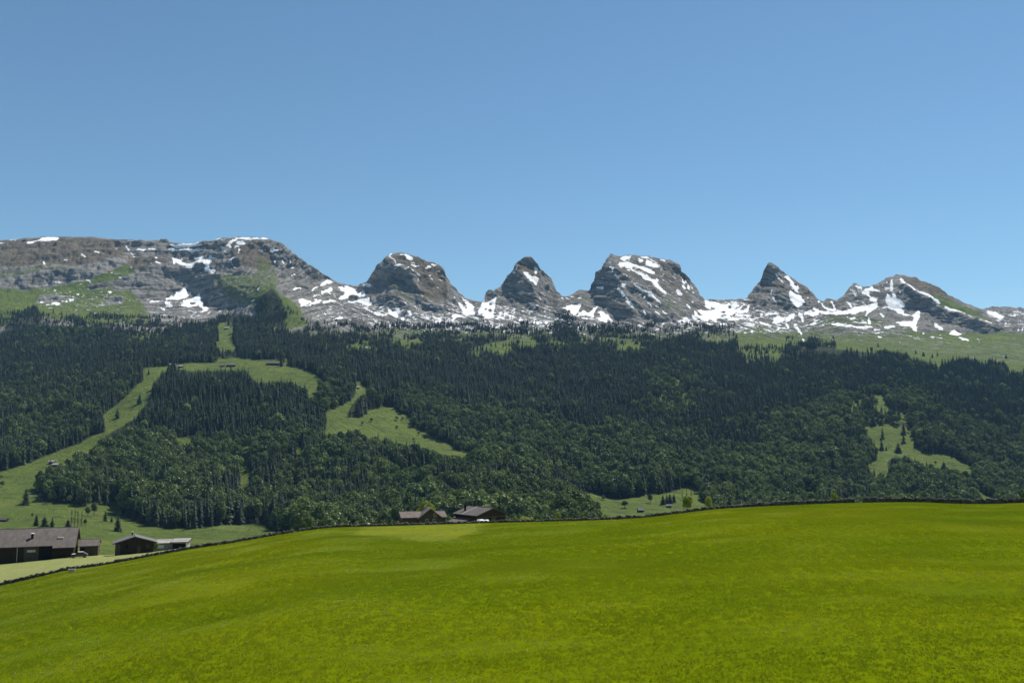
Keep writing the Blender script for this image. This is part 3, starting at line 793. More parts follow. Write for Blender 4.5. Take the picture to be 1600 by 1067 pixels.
hgt = t.math('MULTIPLY', t.math('ADD', t.math('ADD', n_mid, t.math('MULTIPLY', bed, 0.9)), t.math('MULTIPLY', n_fine, 0.6)), t.math('SUBTRACT', 1.0, t.math('MULTIPLY', s_f, 0.85)))
t.principled(col, 0.95, t.bump(hgt, 1.0, 9.0), spec=0.1)
M_ALP = t.mat

allX = np.concatenate([X[HR - 1:], np.array(bx_)], 0); allY = np.concatenate([Y[HR - 1:], np.array(by_)], 0); allZ = np.concatenate([Z[HR - 1:], np.array(bz_)], 0)
def ext(a): return np.concatenate([a[HR - 1:], np.repeat(a[-1:], 5, 0)], 0)
wg = wood_ground.get(PXf, PYf); bm_ = np.where(PYf < 559, brown.get(PXf, PYf), 0); sn = np.where(PYf < 548, sn - np.clip((PYf - 535) / 12, 0, 1), -1.0)
o = sheet('mountain_range', allX, allY, allZ, [M_ALP], dict(bed=ext(BED), green=ext(gm), brown=ext(bm_), snow=ext(sn), wood=ext(wg)))
tag(o, 'row of grey limestone peaks streaked with snow above the forest', 'mountains', kind='structure')
o = sheet('hillside', X[:HR], Y[:HR], Z[:HR], [M_ALP], dict(bed=BED[:HR], green=gm[:HR], brown=bm_[:HR], snow=sn[:HR], wood=wg[:HR]))
tag(o, 'long wooded slope with green alpine clearings below the peaks', 'hillside', kind='structure')
HX, HY, HZ, HPX, HPY = X, Y, Z, PXf, PYf

def ground_at(px, py):
    """terrain point seen at a photo pixel"""
    c = np.interp(px, cols, np.arange(len(cols)))
    j = int(min(max(c, 0), len(cols) - 2)); fx = c - j
    colpy = PYf[:, j]
    r = np.interp(-py, -colpy, np.arange(NR)); i = int(min(max(r, 0), NR - 2)); fy = r - i
    def b(A): return (A[i, j] * (1 - fx) + A[i, j + 1] * fx) * (1 - fy) + (A[i + 1, j] * (1 - fx) + A[i + 1, j + 1] * fx) * fy
    return Vector((float(b(X)), float(b(Y)), float(b(Z))))

# ================================================================ foreground meadow and the field beyond the wall
WALL = pts("-420,985 -200,950 -100,932 0,915 56,902 107,890 156,884 200,876 225,871 275,862 300,857 350,850 420,838 466,830 480,828 520,823.5 580,822 620,821 681,819 767,816.5 830,815 895,813.5 970,811 1020,807.5 1070,801 1120,795 1170,792 1220,789.5 1300,786 1400,784 1450,784.5 1500,787 1550,787 1600,785 1700,782 1850,780 2050,780")
WPX = np.array([p[0] for p in WALL]); WPY = np.array([p[1] for p in WALL])
def wall_py(px): return np.interp(px, WPX, WPY)
def wall_y(px): return 182 + 6 * np.sin(np.asarray(px) / 260.0) + 3 * np.sin(np.asarray(px) / 97.0 + 1)
w_px = np.arange(-420, 2050, 6.0)
w_pys = np.convolve(np.pad(wall_py(w_px), 3, mode='edge'), np.ones(7) / 7, 'valid')
WX, WY, WZ = at(w_px, w_pys, wall_y(w_px))
Z0 = -12.0
def meadow_z(x, y):
    """height of the meadow, x and y in metres"""
    x = np.asarray(x, float); y = np.asarray(y, float)
    ye = np.maximum(y, 45.0)
    k = 182.0 / ye
    xs = np.clip(x * k, WX[0], WX[-1])
    yw = np.interp(xs, WX, WY); xs = np.clip(x * yw / ye, WX[0], WX[-1])
    zw = np.interp(xs, WX, WZ); yw = np.interp(xs, WX, WY)
    tt = np.clip(y / yw, -0.4, 1.0)
    z = Z0 + (zw - Z0) * tt
    f = np.clip((1 - tt) * 4, 0, 1)
    z = z + f * (0.55 * fbm(x / 38, y / 30, 0 * x, 2, 5) + 0.13 * fbm(x / 14, y / 8, 0 * x, 1, 9))
    return z
mxs = np.arange(-330, 331, 1.2)
ywc = np.interp(np.clip(mxs, WX[0], WX[-1]), WX, WY)
ts = np.concatenate([np.linspace(-40, 40, 30)[:-1], np.linspace(40, 100, 90)[:-1], 100 + np.linspace(0, 1, 80) * 1e9 * 0])[:119]
sfr = np.linspace(0, 1, 80)
MYg = np.concatenate([np.repeat(ts[:, None], len(mxs), 1), 100 + sfr[:, None] * (ywc[None] - 100)], 0)
MXg = np.repeat(mxs[None], len(MYg), 0)
MZg = meadow_z(MXg, MYg)

mown = Map(0, 1600, 780, 1067); mown.poly(pts('545,836 570,824 620,821 700,818.5 768,816 745,829 715,842 665,847 605,840'), 1.0); mown.a = blur(mown.a, 5, 2)
mpx, mpy = proj(MXg, np.maximum(MYg, 20.0), MZg)
MOWN = np.where((MYg > 60) & (mpx > 0) & (mpx < 1600), mown.get(mpx, mpy), 0)
t = NT('meadow_turf')
n1 = t.noise(t.pos(0.035, 0.05, 0.05), 1.0, 3, 0.5)
n2 = t.noise(t.pos(0.25, 0.55, 0.4), 1.0, 5, 0.65, 0.6)
n3 = t.noise(t.pos(4.0, 4.0, 4.0), 1.0, 3, 0.7)
c = t.mix(t.step(n1, 0.35, 0.65), (0.092, 0.130, 0.0015), (0.122, 0.150, 0.0018))
c = t.mix(t.math('MULTIPLY', t.step(n2, 0.5, 0.72), 0.35), c, (0.075, 0.112, 0.0015))
c = t.mix(t.math('MULTIPLY', t.step(n3, 0.45, 0.75), 0.5), c, (0.150, 0.170, 0.005))
c = t.mix(t.math('MULTIPLY', t.attr('mown'), 0.75), c, (0.20, 0.205, 0.020))
t.leafy(c, 0.0)
M_TURF = t.mat
o = sheet('meadow', MXg, MYg, MZg, [M_TURF], dict(mown=MOWN))
tag(o, 'bright yellow-green meadow sloping up to the stone wall', 'meadow', kind='structure')

# field beyond the wall: mown and pale at the barns, falling to the valley elsewhere
f_px = np.concatenate([np.arange(-420, 0, 12.0), np.arange(0, 520, 4.0), np.arange(520, 2050, 12.0)])
f_wy = wall_y(f_px); f_wpy = np.interp(f_px, w_px, w_pys)
EDGE = pts("-420,905 -100,882 0,874 85,868.5 150,866.5 180,866 235,862 300,854 350,847 410,837.5 440,832 462,830 475,836 520,837 700,834 850,832 1000,827 1200,806 1400,802 1600,803 2050,800")
e_py = np.interp(f_px, [p[0] for p in EDGE], [p[1] for p in EDGE])
fy_rows, fz_rows, fx_rows = [], [], []
xa, ya, za = at(f_px, f_wpy, f_wy); xb, yb, zb = at(f_px, e_py, f_wy + 72)
for k in np.linspace(0, 1, 40):
    yk = ya + (yb - ya) * k; u = xa / ya
    fx_rows.append(u * yk); fy_rows.append(yk)
    fz_rows.append(za + (zb - za) * k + 0.15 * np.sin(np.pi * k) * fbm(u * yk / 5, yk / 5, yk * 0, 3, 33) - 0.05)
for d, dz in ((8, 1.2), (20, 5.0), (45, 16.0), (75, 29.0), (130, 40)):
    yk = yb + d; u = xb / yb
    fx_rows.append(u * yk); fy_rows.append(yk); fz_rows.append(np.maximum(zb - dz, -66) if d < 130 else np.full_like(zb, -75.0))
t = NT('mown_field')
n2 = t.noise(t.pos(0.5, 0.25, 0.5), 1.0, 5, 0.65, 0.6)
n3 = t.noise(t.pos(3.0, 1.2, 3.0), 1.0, 3, 0.7)
c = t.mix(t.step(n2, 0.35, 0.7), (0.165, 0.190, 0.055), (0.215, 0.228, 0.080))
c = t.mix(t.math('MULTIPLY', t.step(n3, 0.4, 0.75), 0.6), c, (0.30, 0.29, 0.13))
t.principled(c, 0.95, t.bump(n3, 0.6, 0.15), spec=0.05)
o = sheet('hay_field', np.array(fx_rows), np.array(fy_rows), np.array(fz_rows), [t.mat], {})
tag(o, 'pale freshly mown field between the stone wall and the barns', 'field', kind='structure')
FXg, FYg, FZg = np.array(fx_rows), np.array(fy_rows), np.array(fz_rows)
def field_at(px, Yd):
    j = int(np.argmin(np.abs(f_px - px)))
    z = float(np.interp(Yd, FYg[:, j], FZg[:, j])); u = FXg[0, j] / FYg[0, j]
    u, _ = ray(px, wall_py(px))
    return Vector((float(u * Yd), float(Yd), z))
# ================================================================ trees
def leaf_mat(name, dark, mid, light, trans, tboost=1.5, patch=0.25, gloss=0.07, stands=0.42):
    t = NT(name)
    r = t.rand()
    c = t.mix(t.step(r, 0.0, 0.7), dark, mid)
    c = t.mix(t.step(r, 0.72, 1.0), c, light)
    stand = t.step(t.noise(t.pos(0.016, 0.016, 0.016), 1.0, 3, 0.6), 0.36, 0.64)      # darker and lighter tree stands; the darkening also paints in shaded hollows
    c = t.mix(t.math('MULTIPLY', t.math('SUBTRACT', 1.0, stand), stands), c, tuple(0.55 * k for k in dark))
    n = t.noise(t.obj(), patch * 4, 3, 0.6)
    c = t.mix(t.math('MULTIPLY', t.step(n, 0.4, 0.75), 0.45), c, light)
    g = t.n('ShaderNodeMix', data_type='RGBA', blend_type='MULTIPLY')
    g.inputs[0].default_value = 1.0
    t.l(c, g.inputs[6]); g.inputs[7].default_value = (tboost, tboost * 1.12, tboost * 0.55, 1)
    t.leafy(c, trans, g.outputs[2], gloss=gloss)
    return t.mat
M_SPRUCE = leaf_mat('spruce_needles', (0.015, 0.030, 0.018), (0.031, 0.051, 0.028), (0.075, 0.100, 0.052), 0.10, 1.2, gloss=0.008)
M_BROAD = leaf_mat('broad_leaves', (0.052, 0.084, 0.025), (0.112, 0.154, 0.044), (0.225, 0.270, 0.090), 0.20, 1.3, gloss=0.017)
M_BRIGHT = leaf_mat('bright_leaves', (0.15, 0.19, 0.026), (0.19, 0.23, 0.032), (0.26, 0.28, 0.050), 0.36, 1.3, gloss=0.02, stands=0.0)
M_BARE = leaf_mat('bare_twigs', (0.075, 0.072, 0.050), (0.095, 0.090, 0.060), (0.13, 0.125, 0.08), 0.15, 1.0, gloss=0.01)
M_BARK = mat_simple('bark', (0.030, 0.025, 0.020), (0.06, 0.052, 0.043), 2.0, 0.95, 1, 1, 0.3)

def spruce_crown(seed, H=22.0, R=3.3, levels=17):
    r = random.Random(seed)
    v, q = [], []
    for k in range(levels):
        tt = k / (levels - 1)
        z0 = H * (0.07 + 0.91 * tt ** 0.92)
        rad = R * (1 - tt) ** 0.80 * r.uniform(0.82, 1.12) + 0.22
        nb = max(5, int(10 - 5 * tt))
        off = r.uniform(0, 6.28)
        for b in range(nb):
            a = off + 6.283 * b / nb + r.uniform(-0.25, 0.25)
            L = rad * r.uniform(0.68, 1.18)
            wdt = min(0.62 * L, 1.25) * r.uniform(0.75, 1.15)
            dr = L * r.uniform(0.28, 0.52)
            ca, sa = math.cos(a), math.sin(a)
            up = r.uniform(0.15, 0.5)
            n = len(v)
            v += [(0, 0, z0 + up), (ca * L * .55 - sa * wdt, sa * L * .55 + ca * wdt, z0 - dr * .75), (ca * L * .62, sa * L * .62, z0 - dr * .28 + up * .3),
                  (ca * L * .55 + sa * wdt, sa * L * .55 - ca * wdt, z0 - dr * .75), (ca * L, sa * L, z0 - dr)]
            q += [(n, n + 1, n + 2), (n, n + 2, n + 3), (n + 1, n + 4, n + 2), (n + 2, n + 4, n + 3)]
    n = len(v)
    v += [(0.16, 0, H * .93), (-0.08, 0.14, H * .93), (-0.08, -0.14, H * .93), (0, 0, H * 1.02)]
    q += [(n, n + 1, n + 3), (n + 1, n + 2, n + 3), (n + 2, n, n + 3)]
    return np.array(v), np.array(q)
def trunk_geo(H, r0, lean=0.0, branches=0, seed=0, top=0.92, spread=3.0):
    rr = random.Random(seed)
    m = MB()
    m.tube((0, 0, -0.8), (lean * .3, 0, H * .45), r0, r0 * .7, 7)
    m.tube((lean * .3, 0, H * .45), (lean, 0, H * top), r0 * .7, r0 * .12, 6)
    for b in range(branches):
        z = H * rr.uniform(.28, .7); a = rr.uniform(0, 6.28); L = spread * rr.uniform(.5, 1)
        m.tube((lean * .3, 0, z), (math.cos(a) * L, math.sin(a) * L, z + L * rr.uniform(.5, 1.0)), r0 * .32, r0 * .08, 5)
    return m
def leaf_cloud(seed, lobes, n, size, squash=1.0):
    """leaf clumps on and inside the lobes; lobes: (x, y, z, rx, rz)"""
    rg = np.random.default_rng(seed)
    wts = np.array([l[3] ** 2 for l in lobes]); wts = wts / wts.sum()
    pick = rg.choice(len(lobes), n, p=wts)
    L = np.array(lobes)[pick]
    d = rg.normal(size=(n, 3)); d /= np.linalg.norm(d, axis=1, keepdims=True)
    d[:, 2] = np.where(d[:, 2] < -0.55, -d[:, 2], d[:, 2])
    rad = 1 - 0.42 * rg.random(n) ** 2.2 + 0.10 * rg.normal(size=n)
    c = L[:, :3] + d * rad[:, None] * np.stack([L[:, 3], L[:, 3], L[:, 4]], 1)
    nrm = d + rg.normal(size=(n, 3)) * 0.55; nrm /= np.linalg.norm(nrm, axis=1, keepdims=True)
    a = np.cross(nrm, rg.normal(size=(n, 3))); a /= np.linalg.norm(a, axis=1, keepdims=True) + 1e-9
    b = np.cross(nrm, a)
    s = size * rg.uniform(.55, 1.25, n)[:, None]
    k = rg.uniform(.6, 1.0, n)[:, None]
    # a bent, kite-shaped spray of leaves
    p0 = c - a * s * .5; p2 = c + a * s * .55
    p1 = c + b * s * .42 * k + nrm * s * .16; p3 = c - b * s * .42 + nrm * s * .16
    v = np.stack([p0, p1, p2, p3], 1).reshape(-1, 3)
    i = np.arange(n)[:, None] * 4
    return v, np.concatenate([i + np.array([[0, 1, 2]]), i + np.array([[0, 2, 3]])], 0)
def broad_lobes(seed, H=16.0, R=4.6):
    r = random.Random(seed)
    lobes = [(0, 0, H * .62, R * .72, H * .30), (r.uniform(-.3, .3), r.uniform(-.3, .3), H * .80, R * .48, H * .18)]
    for k in range(9):
        a = 6.283 * k / 9 + r.uniform(-.4, .4); rr = R * r.uniform(.42, .66); z = H * r.uniform(.36, .78)
        s = R * r.uniform(.26, .42)
        lobes.append((math.cos(a) * rr, math.sin(a) * rr, z, s, s * r.uniform(.8, 1.15)))
    return lobes

KINDS = {}     # kind -> list of (crown mesh, trunk mesh, whole-tree object for the far wood, height)
def add_variant(kind, cv, cf, tm, H, leafmat, smooth=False):
    cm = mesh_arrays(kind + '_crown', cv, [cf], [leafmat], smooth)
    tmesh = tm.mesh(kind + '_trunk', M_BARK)
    # whole tree as one mesh for the far wood
    nv = len(cv)
    tv = np.array(tm.v); tris = []
    for f in tm.f:
        for k in range(1, len(f) - 1): tris.append((f[0] + nv, f[k] + nv, f[k + 1] + nv))
    wm = mesh_arrays(kind + '_whole', np.concatenate([cv, tv]), [np.concatenate([cf, np.array(tris)])], [leafmat, M_BARK], smooth, np.concatenate([np.zeros(len(cf)), np.ones(len(tris))]))
    KINDS.setdefault(kind, []).append((cm, tmesh, wm, H))
for s in range(6):
    H_ = 22.0; R_ = [3.9, 3.2, 4.3, 3.5, 2.9, 4.0][s]
    v, q = spruce_crown(100 + s, H_, R_, 17)
    add_variant('spruce', v, q, trunk_geo(H_, .34), H_, M_SPRUCE)
for s in range(6):
    H_ = 16.0; R_ = [5.2, 4.6, 5.8, 4.2, 5.0, 5.5][s]
    v, q = leaf_cloud(200 + s, broad_lobes(300 + s, H_, R_), 950, 1.25)
    add_variant('broadleaf', v, q, trunk_geo(H_, .30, .3, 4, s, .8, 3.0), H_, M_BROAD)

# ---- where the trees of the wood stand
cellA = HX[:-1, :-1], HX[1:, 1:]
i_r, i_c = np.meshgrid(np.arange(NR - 1), np.arange(len(cols) - 1), indexing='ij')
ax, ay = HX[1:, :-1] - HX[:-1, :-1], HY[1:, :-1] - HY[:-1, :-1]
bx2, by2 = HX[:-1, 1:] - HX[:-1, :-1], HY[:-1, 1:] - HY[:-1, :-1]
area = np.abs(ax * by2 - ay * bx2)
pyc, pxc = HPY[:-1, :-1], HPX[:-1, :-1]
wv = wood.get(pxc, pyc)
inframe = np.where((pxc > -160) & (pxc < 1760), 1.0, 0.5)
weight = area * np.clip(wv, 0, 1) * (pyc > 470) * inframe
n_try = int(weight.sum() / 15.0)
flat = weight.ravel() / weight.sum()
pick = RNG.choice(flat.size, n_try, p=flat)
ri, ci = np.unravel_index(pick, weight.shape)
fr, fc = RNG.random(n_try), RNG.random(n_try)
def bil(Ar): return (Ar[ri, ci] * (1 - fc) + Ar[ri, ci + 1] * fc) * (1 - fr) + (Ar[ri + 1, ci] * (1 - fc) + Ar[ri + 1, ci + 1] * fc) * fr
tx, ty, tz, tpx, tpy = bil(HX), bil(HY), bil(HZ), bil(HPX), bil(HPY)
tpx, tpy = proj(tx, ty, tz)
# leave room between neighbours
cell = 5.8
key = np.floor(tx / cell).astype(np.int64) * 100003 + np.floor(ty / cell).astype(np.int64)
_, first = np.unique(key, return_index=True)
tx, ty, tz, tpx, tpy = tx[first], ty[first], tz[first], tpx[first], tpy[first]
n_t = len(tx)
clump = fbm(tx / 70, ty / 70, tz * 0, 3, 91)
wob = 5.0 * fbm(tx / 35, ty / 35, tz * 0, 2, 131)      # the rim of the wood wanders
tline = np.interp(tpx, [p[0] for p in TREELINE], [p[1] for p in TREELINE])
is_leaf = RNG.random(n_t) < np.clip(leafy.get(tpx, tpy) * (1 + 0.9 * clump) + 0.10 * (clump > 0.75), 0, 1)
alt = np.interp(tz, [-110, 100, 300, 450], [1.06, 0.98, 0.80, 0.60])
size = alt * np.clip(RNG.normal(1.0, 0.22, n_t), 0.5, 1.6) * (1 + 0.28 * fbm(tx / 45, ty / 45, tz * 0, 2, 141))
size = np.where(is_leaf, size * 1.12, size)
wloc = wood_raw.get(tpx + wob, tpy + 0.5 * wob)
size = np.where(wloc < 0.6, size * 0.80, size)
hgt_ = np.where(is_leaf, 16.0 * 1.02, 22.0) * size
# crowns must not reach up in front of the clearings
above = np.ones(n_t)
reach = np.clip(RNG.normal(0.80, 0.20, n_t), 0.35, 1.1)      # some tips do stand against the grass
for fr_ in (0.25, 0.45, 0.65, 0.85, 1.0):
    above = np.minimum(above, wood_raw.get(tpx + wob, tpy + 0.5 * wob - fr_ * reach * hgt_ / ty * F))
above = np.where(tpy < tline + 25, 1.0, above)
keep = (wloc > 0.02) & (above > 0.02) & (RNG.random(n_t) < np.clip(above * 1.3 + 0.15, 0, 1))
keep &= (fbm(tx / 45, ty / 45, tz * 0, 3, 171) > np.clip((tline + 14 - tpy) / 22, -1.5, 0.35) - 0.15 + 0.35 * RNG.normal(size=n_t)) | (tpy > tline + 30)
keep &= ~((tpx > -60) & (tpx < 470) & (wloc < 0.5) & (tpy > 560))
tx, ty, tz, tpx, tpy, is_leaf, size, hgt_ = [a[keep] for a in (tx, ty, tz, tpx, tpy, is_leaf, size, hgt_)]
n_t = len(tx)
rotz = RNG.random(n_t) * 6.283
var = RNG.integers(0, 6, n_t)
wide = np.where(is_leaf, RNG.uniform(0.85, 1.2, n_t), RNG.uniform(0.85, 1.15, n_t))
tpx2, tpy_top = proj(tx, ty, tz + hgt_)
crest = np.interp(tpx2, WPX, WPY) - 6
hp = hgt_ / ty * F
shown = (tpx2 > 2) & (tpx2 < 1598) & (tpy_top < crest - 0.6 * hp)
# a tree whose crown stands against something lighter or at the wood's lower rim shows whole
rim = wood.get(tpx, np.minimum(tpy + 0.35 * hp, 905))
score = np.where(shown, hp * (1 + 0.6 * (rim < 0.3)), -1)
solo = np.zeros(n_t, bool)
for lf in (False, True):
    idx = np.where((is_leaf == lf) & (score > 0))[0]
    solo[idx[np.argsort(-score[idx])[:270]]] = True

def far_wood(name, kind, sel, label):
    src = bpy.data.collections.new(kind + '_kinds')
    for k, (_, _, wm, _) in enumerate(KINDS[kind]):
        so = bpy.data.objects.new('%s_kind_%d' % (kind, k), wm); src.objects.link(so)
    p = np.stack([tx[sel], ty[sel], tz[sel] - 0.3], 1)
    me = bpy.data.meshes.new(name)
    me.vertices.add(len(p)); me.vertices.foreach_set('co', p.astype(np.float32).ravel())
    float_attr(me, 'turn', rotz[sel])
    a = me.attributes.new('size', 'FLOAT_VECTOR', 'POINT')
    a.data.foreach_set('vector', np.stack([size[sel] * wide[sel]] * 2 + [size[sel]], 1).astype(np.float32).ravel())
    a = me.attributes.new('variant', 'INT', 'POINT'); a.data.foreach_set('value', var[sel].astype(np.int32))
    return scatter(name, me, src, label, 'forest')
def scatter(name, me, src, label, cat):
    o = link(name, me)
    ng = bpy.data.node_groups.new(name + '_scatter', 'GeometryNodeTree')
    ng.interface.new_socket('Geometry', in_out='INPUT', socket_type='NodeSocketGeometry')
    ng.interface.new_socket('Geometry', in_out='OUTPUT', socket_type='NodeSocketGeometry')
    N_ = ng.nodes
    gi, go = N_.new('NodeGroupInput'), N_.new('NodeGroupOutput')
    iop = N_.new('GeometryNodeInstanceOnPoints'); ci_ = N_.new('GeometryNodeCollectionInfo')
    ci_.inputs['Collection'].default_value = src
    ci_.inputs['Separate Children'].default_value = True; ci_.inputs['Reset Children'].default_value = True
    def na(nm, typ):
        q = N_.new('GeometryNodeInputNamedAttribute'); q.data_type = typ; q.inputs['Name'].default_value = nm
        return next(s for s in q.outputs if s.enabled and s.name == 'Attribute')
    cb = N_.new('ShaderNodeCombineXYZ')
    Lk = ng.links.new
    Lk(na('turn', 'FLOAT'), cb.inputs['Z'])
    Lk(gi.outputs[0], iop.inputs['Points']); Lk(ci_.outputs[0], iop.inputs['Instance'])
    iop.inputs['Pick Instance'].default_value = True
    Lk(na('variant', 'INT'), iop.inputs['Instance Index'])
    Lk(cb.outputs[0], iop.inputs['Rotation']); Lk(na('size', 'FLOAT_VECTOR'), iop.inputs['Scale'])
    Lk(iop.outputs[0], go.inputs[0])
    md = o.modifiers.new('scatter', 'NODES'); md.node_group = ng
    tag(o, label, cat, kind='stuff')
    return o
far_wood('spruce_forest', 'spruce', ~is_leaf & ~solo, 'dark spruce forest covering the far slopes below the peaks')
far_wood('broadleaf_forest', 'broadleaf', is_leaf & ~solo, 'mid green broadleaf woods mixed into the lower slopes')

def tree(name, kind, k, loc, height, wide_, rz, label, cat, group=None):
    cm, tmsh, _, H_ = KINDS[kind][k]
    e = link(name, None, None, loc, rz)
    s = height / H_
    e.scale = (s * wide_, s * wide_, s)
    tag(e, label, cat, group)
    c = link('crown', cm, e)
    if tmsh is not None: link('trunk', tmsh, e)
    return e
ZONES = [(60, 'above the left picture edge of the slope'), (155, 'above the row of bare trees'), (240, 'above the dark hut'), (330, 'above the pale low sheds'), (460, 'above the tapering end of the mown field'),
         (600, 'left of the farmhouse'), (705, 'behind the farmhouse'), (800, 'behind the dark barn'), (935, 'right of the dark barn'), (1130, 'around the small valley meadow'), (1330, 'above the climbing stone wall'), (9999, 'above the tall wall at the right')]
def zone(px, at_rim, lf):
    where = next(w for x, w in ZONES if px < x)
    kind = 'rounded leafy tree' if lf else 'dark pointed spruce'
    return '%s %s %s' % (kind, "at the wood's foot" if at_rim else 'inside the wood', where), '%s %s' % ('leafy trees' if lf else 'spruces', where) + (', wood foot' if at_rim else '')
for i in np.where(solo)[0]:
    lf = bool(is_leaf[i])
    lab, grp = zone(tpx[i], bool(rim[i] < 0.3), lf)
    tree('broadleaf_tree' if lf else 'spruce_tree', 'broadleaf' if lf else 'spruce', int(var[i]), (float(tx[i]), float(ty[i]), float(tz[i]) - 0.3), float(hgt_[i]), float(wide[i]), float(rotz[i]),
         lab, 'tree', grp)
print('TREES', n_t, 'solo', int(solo.sum()))
# ================================================================ meadow grass
def grass_patch(seed, side=1.15, tufts=26):
    rg = np.random.default_rng(seed)
    V, Fc = [], []
    c = rg.uniform(-side / 2, side / 2, (tufts, 2))
    patchy = 0.6 + 0.8 * rg.random(tufts)
    for (x, y), ph in zip(c, patchy):
        for b in range(5):
            a = rg.uniform(0, 6.283); h = rg.uniform(.04, .11) * ph; w = rg.uniform(.012, .024); ln = rg.uniform(.2, .9) * h
            bx, by = x + rg.normal() * .04, y + rg.normal() * .04
            ca, sa = math.cos(a), math.sin(a)
            n = len(V)
            V += [(bx - sa * w, by + ca * w, -.03), (bx + sa * w, by - ca * w, -.03), (bx + ca * ln, by + sa * ln, h)]
            Fc.append((n, n + 1, n + 2))
    return np.array(V), np.array(Fc)
t = NT('meadow_grass')
n1 = t.noise(t.pos(0.022, 0.035, 0.03), 1.0, 3, 0.5)
n2 = t.noise(t.pos(0.22, 0.60, 0.4, (0, 0, 0.25)), 1.0, 5, 0.65, 0.8)
n3 = t.noise(t.pos(1.7, 1.7, 1.7), 1.0, 3, 0.7)
n4 = t.noise(t.pos(0.5, 0.5, 0.5), 1.0, 2, 0.5)
c = t.mix(t.step(n1, 0.36, 0.64), (0.180, 0.240, 0.0012), (0.235, 0.270, 0.0014))
c = t.mix(t.math('MULTIPLY', t.step(n2, 0.5, 0.72), 0.38), c, (0.115, 0.175, 0.0012))
c = t.mix(t.math('MULTIPLY', t.step(n3, 0.55, 0.78), 0.38), c, (0.30, 0.31, 0.006))
c = t.mix(t.math('MULTIPLY', t.step(n4, 0.60, 0.72), 0.35), c, (0.19, 0.165, 0.004))
t.leafy(c, 0.5, gloss=0.02)
M_GRASS = t.mat
src = bpy.data.collections.new('grass_kinds')
for k in range(4):
    v, q = grass_patch(500 + k)
    src.objects.link(bpy.data.objects.new('grass_kind_%d' % k, mesh_arrays('grass_patch', v, [q], [M_GRASS])))
gg = np.mgrid[-130:130:0.74, 34:196:0.74]
gpx = gg[0].ravel(); gpy = gg[1].ravel()
gpx = gpx + RNG.uniform(-.37, .37, len(gpx)); gpy = gpy + RNG.uniform(-.37, .37, len(gpy))
ok = np.abs(gpx) < 0.62 * gpy + 8
gpx, gpy = gpx[ok], gpy[ok]
ok = gpy < np.interp(gpx, WX, WY) - 0.5
gpx, gpy = gpx[ok], gpy[ok]
me = bpy.data.meshes.new('grass')
me.vertices.add(len(gpx)); me.vertices.foreach_set('co', np.stack([gpx, gpy, meadow_z(gpx, gpy) + 0.012], 1).astype(np.float32).ravel())
float_attr(me, 'turn', RNG.random(len(gpx)) * 6.283)
gq, gr = proj(gpx, gpy, meadow_z(gpx, gpy))
short = 1 - 0.65 * np.where((gq > 0) & (gq < 1600), mown.get(gq, gr), 0)
hz = short * np.clip(1.0 + 0.5 * fbm(gpx / 9, gpy / 5, gpx * 0, 3, 51), 0.55, 1.5)
a = me.attributes.new('size', 'FLOAT_VECTOR', 'POINT'); a.data.foreach_set('vector', np.stack([np.ones_like(hz), np.ones_like(hz), hz * 0.75], 1).astype(np.float32).ravel())
a = me.attributes.new('variant', 'INT', 'POINT'); a.data.foreach_set('value', RNG.integers(0, 4, len(gpx)).astype(np.int32))
scatter('meadow_grass', me, src, 'short yellow-green grass growing all over the near meadow', 'grass')

# ================================================================ dry stone wall along the crest
t = NT('wall_stone')
n = t.noise(t.pos(), 1.3, 5, 0.65)
n2 = t.noise(t.pos(), 0.35, 3, 0.6)
c = t.mix(t.step(n, 0.3, 0.7), (0.055, 0.047, 0.038), (0.17, 0.155, 0.13))
c = t.mix(t.math('MULTIPLY', t.step(n2, 0.5, 0.65), 0.6), c, (0.045, 0.050, 0.018))
t.principled(c, 0.95, t.bump(n, 0.5, 0.1), spec=0.1)
M_STONE = t.mat
PHI = (1 + 5 ** 0.5) / 2
ICO_V = np.array([(-1, PHI, 0), (1, PHI, 0), (-1, -PHI, 0), (1, -PHI, 0), (0, -1, PHI), (0, 1, PHI), (0, -1, -PHI), (0, 1, -PHI), (PHI, 0, -1), (PHI, 0, 1), (-PHI, 0, -1), (-PHI, 0, 1)]) / 1.9
ICO_F = np.array([(0, 11, 5), (0, 5, 1), (0, 1, 7), (0, 7, 10), (0, 10, 11), (1, 5, 9), (5, 11, 4), (11, 10, 2), (10, 7, 6), (7, 1, 8), (3, 9, 4), (3, 4, 2), (3, 2, 6), (3, 6, 8), (3, 8, 9), (4, 9, 5), (2, 4, 11), (6, 2, 10), (8, 6, 7), (9, 8, 1)])
def wall_h(px): return np.interp(px, [-420, 0, 200, 330, 480, 640, 850, 1050, 1200, 1350, 1620, 2050], [.60, .56, .48, .52, .38, .34, .30, .46, .62, .78, .82, .7])
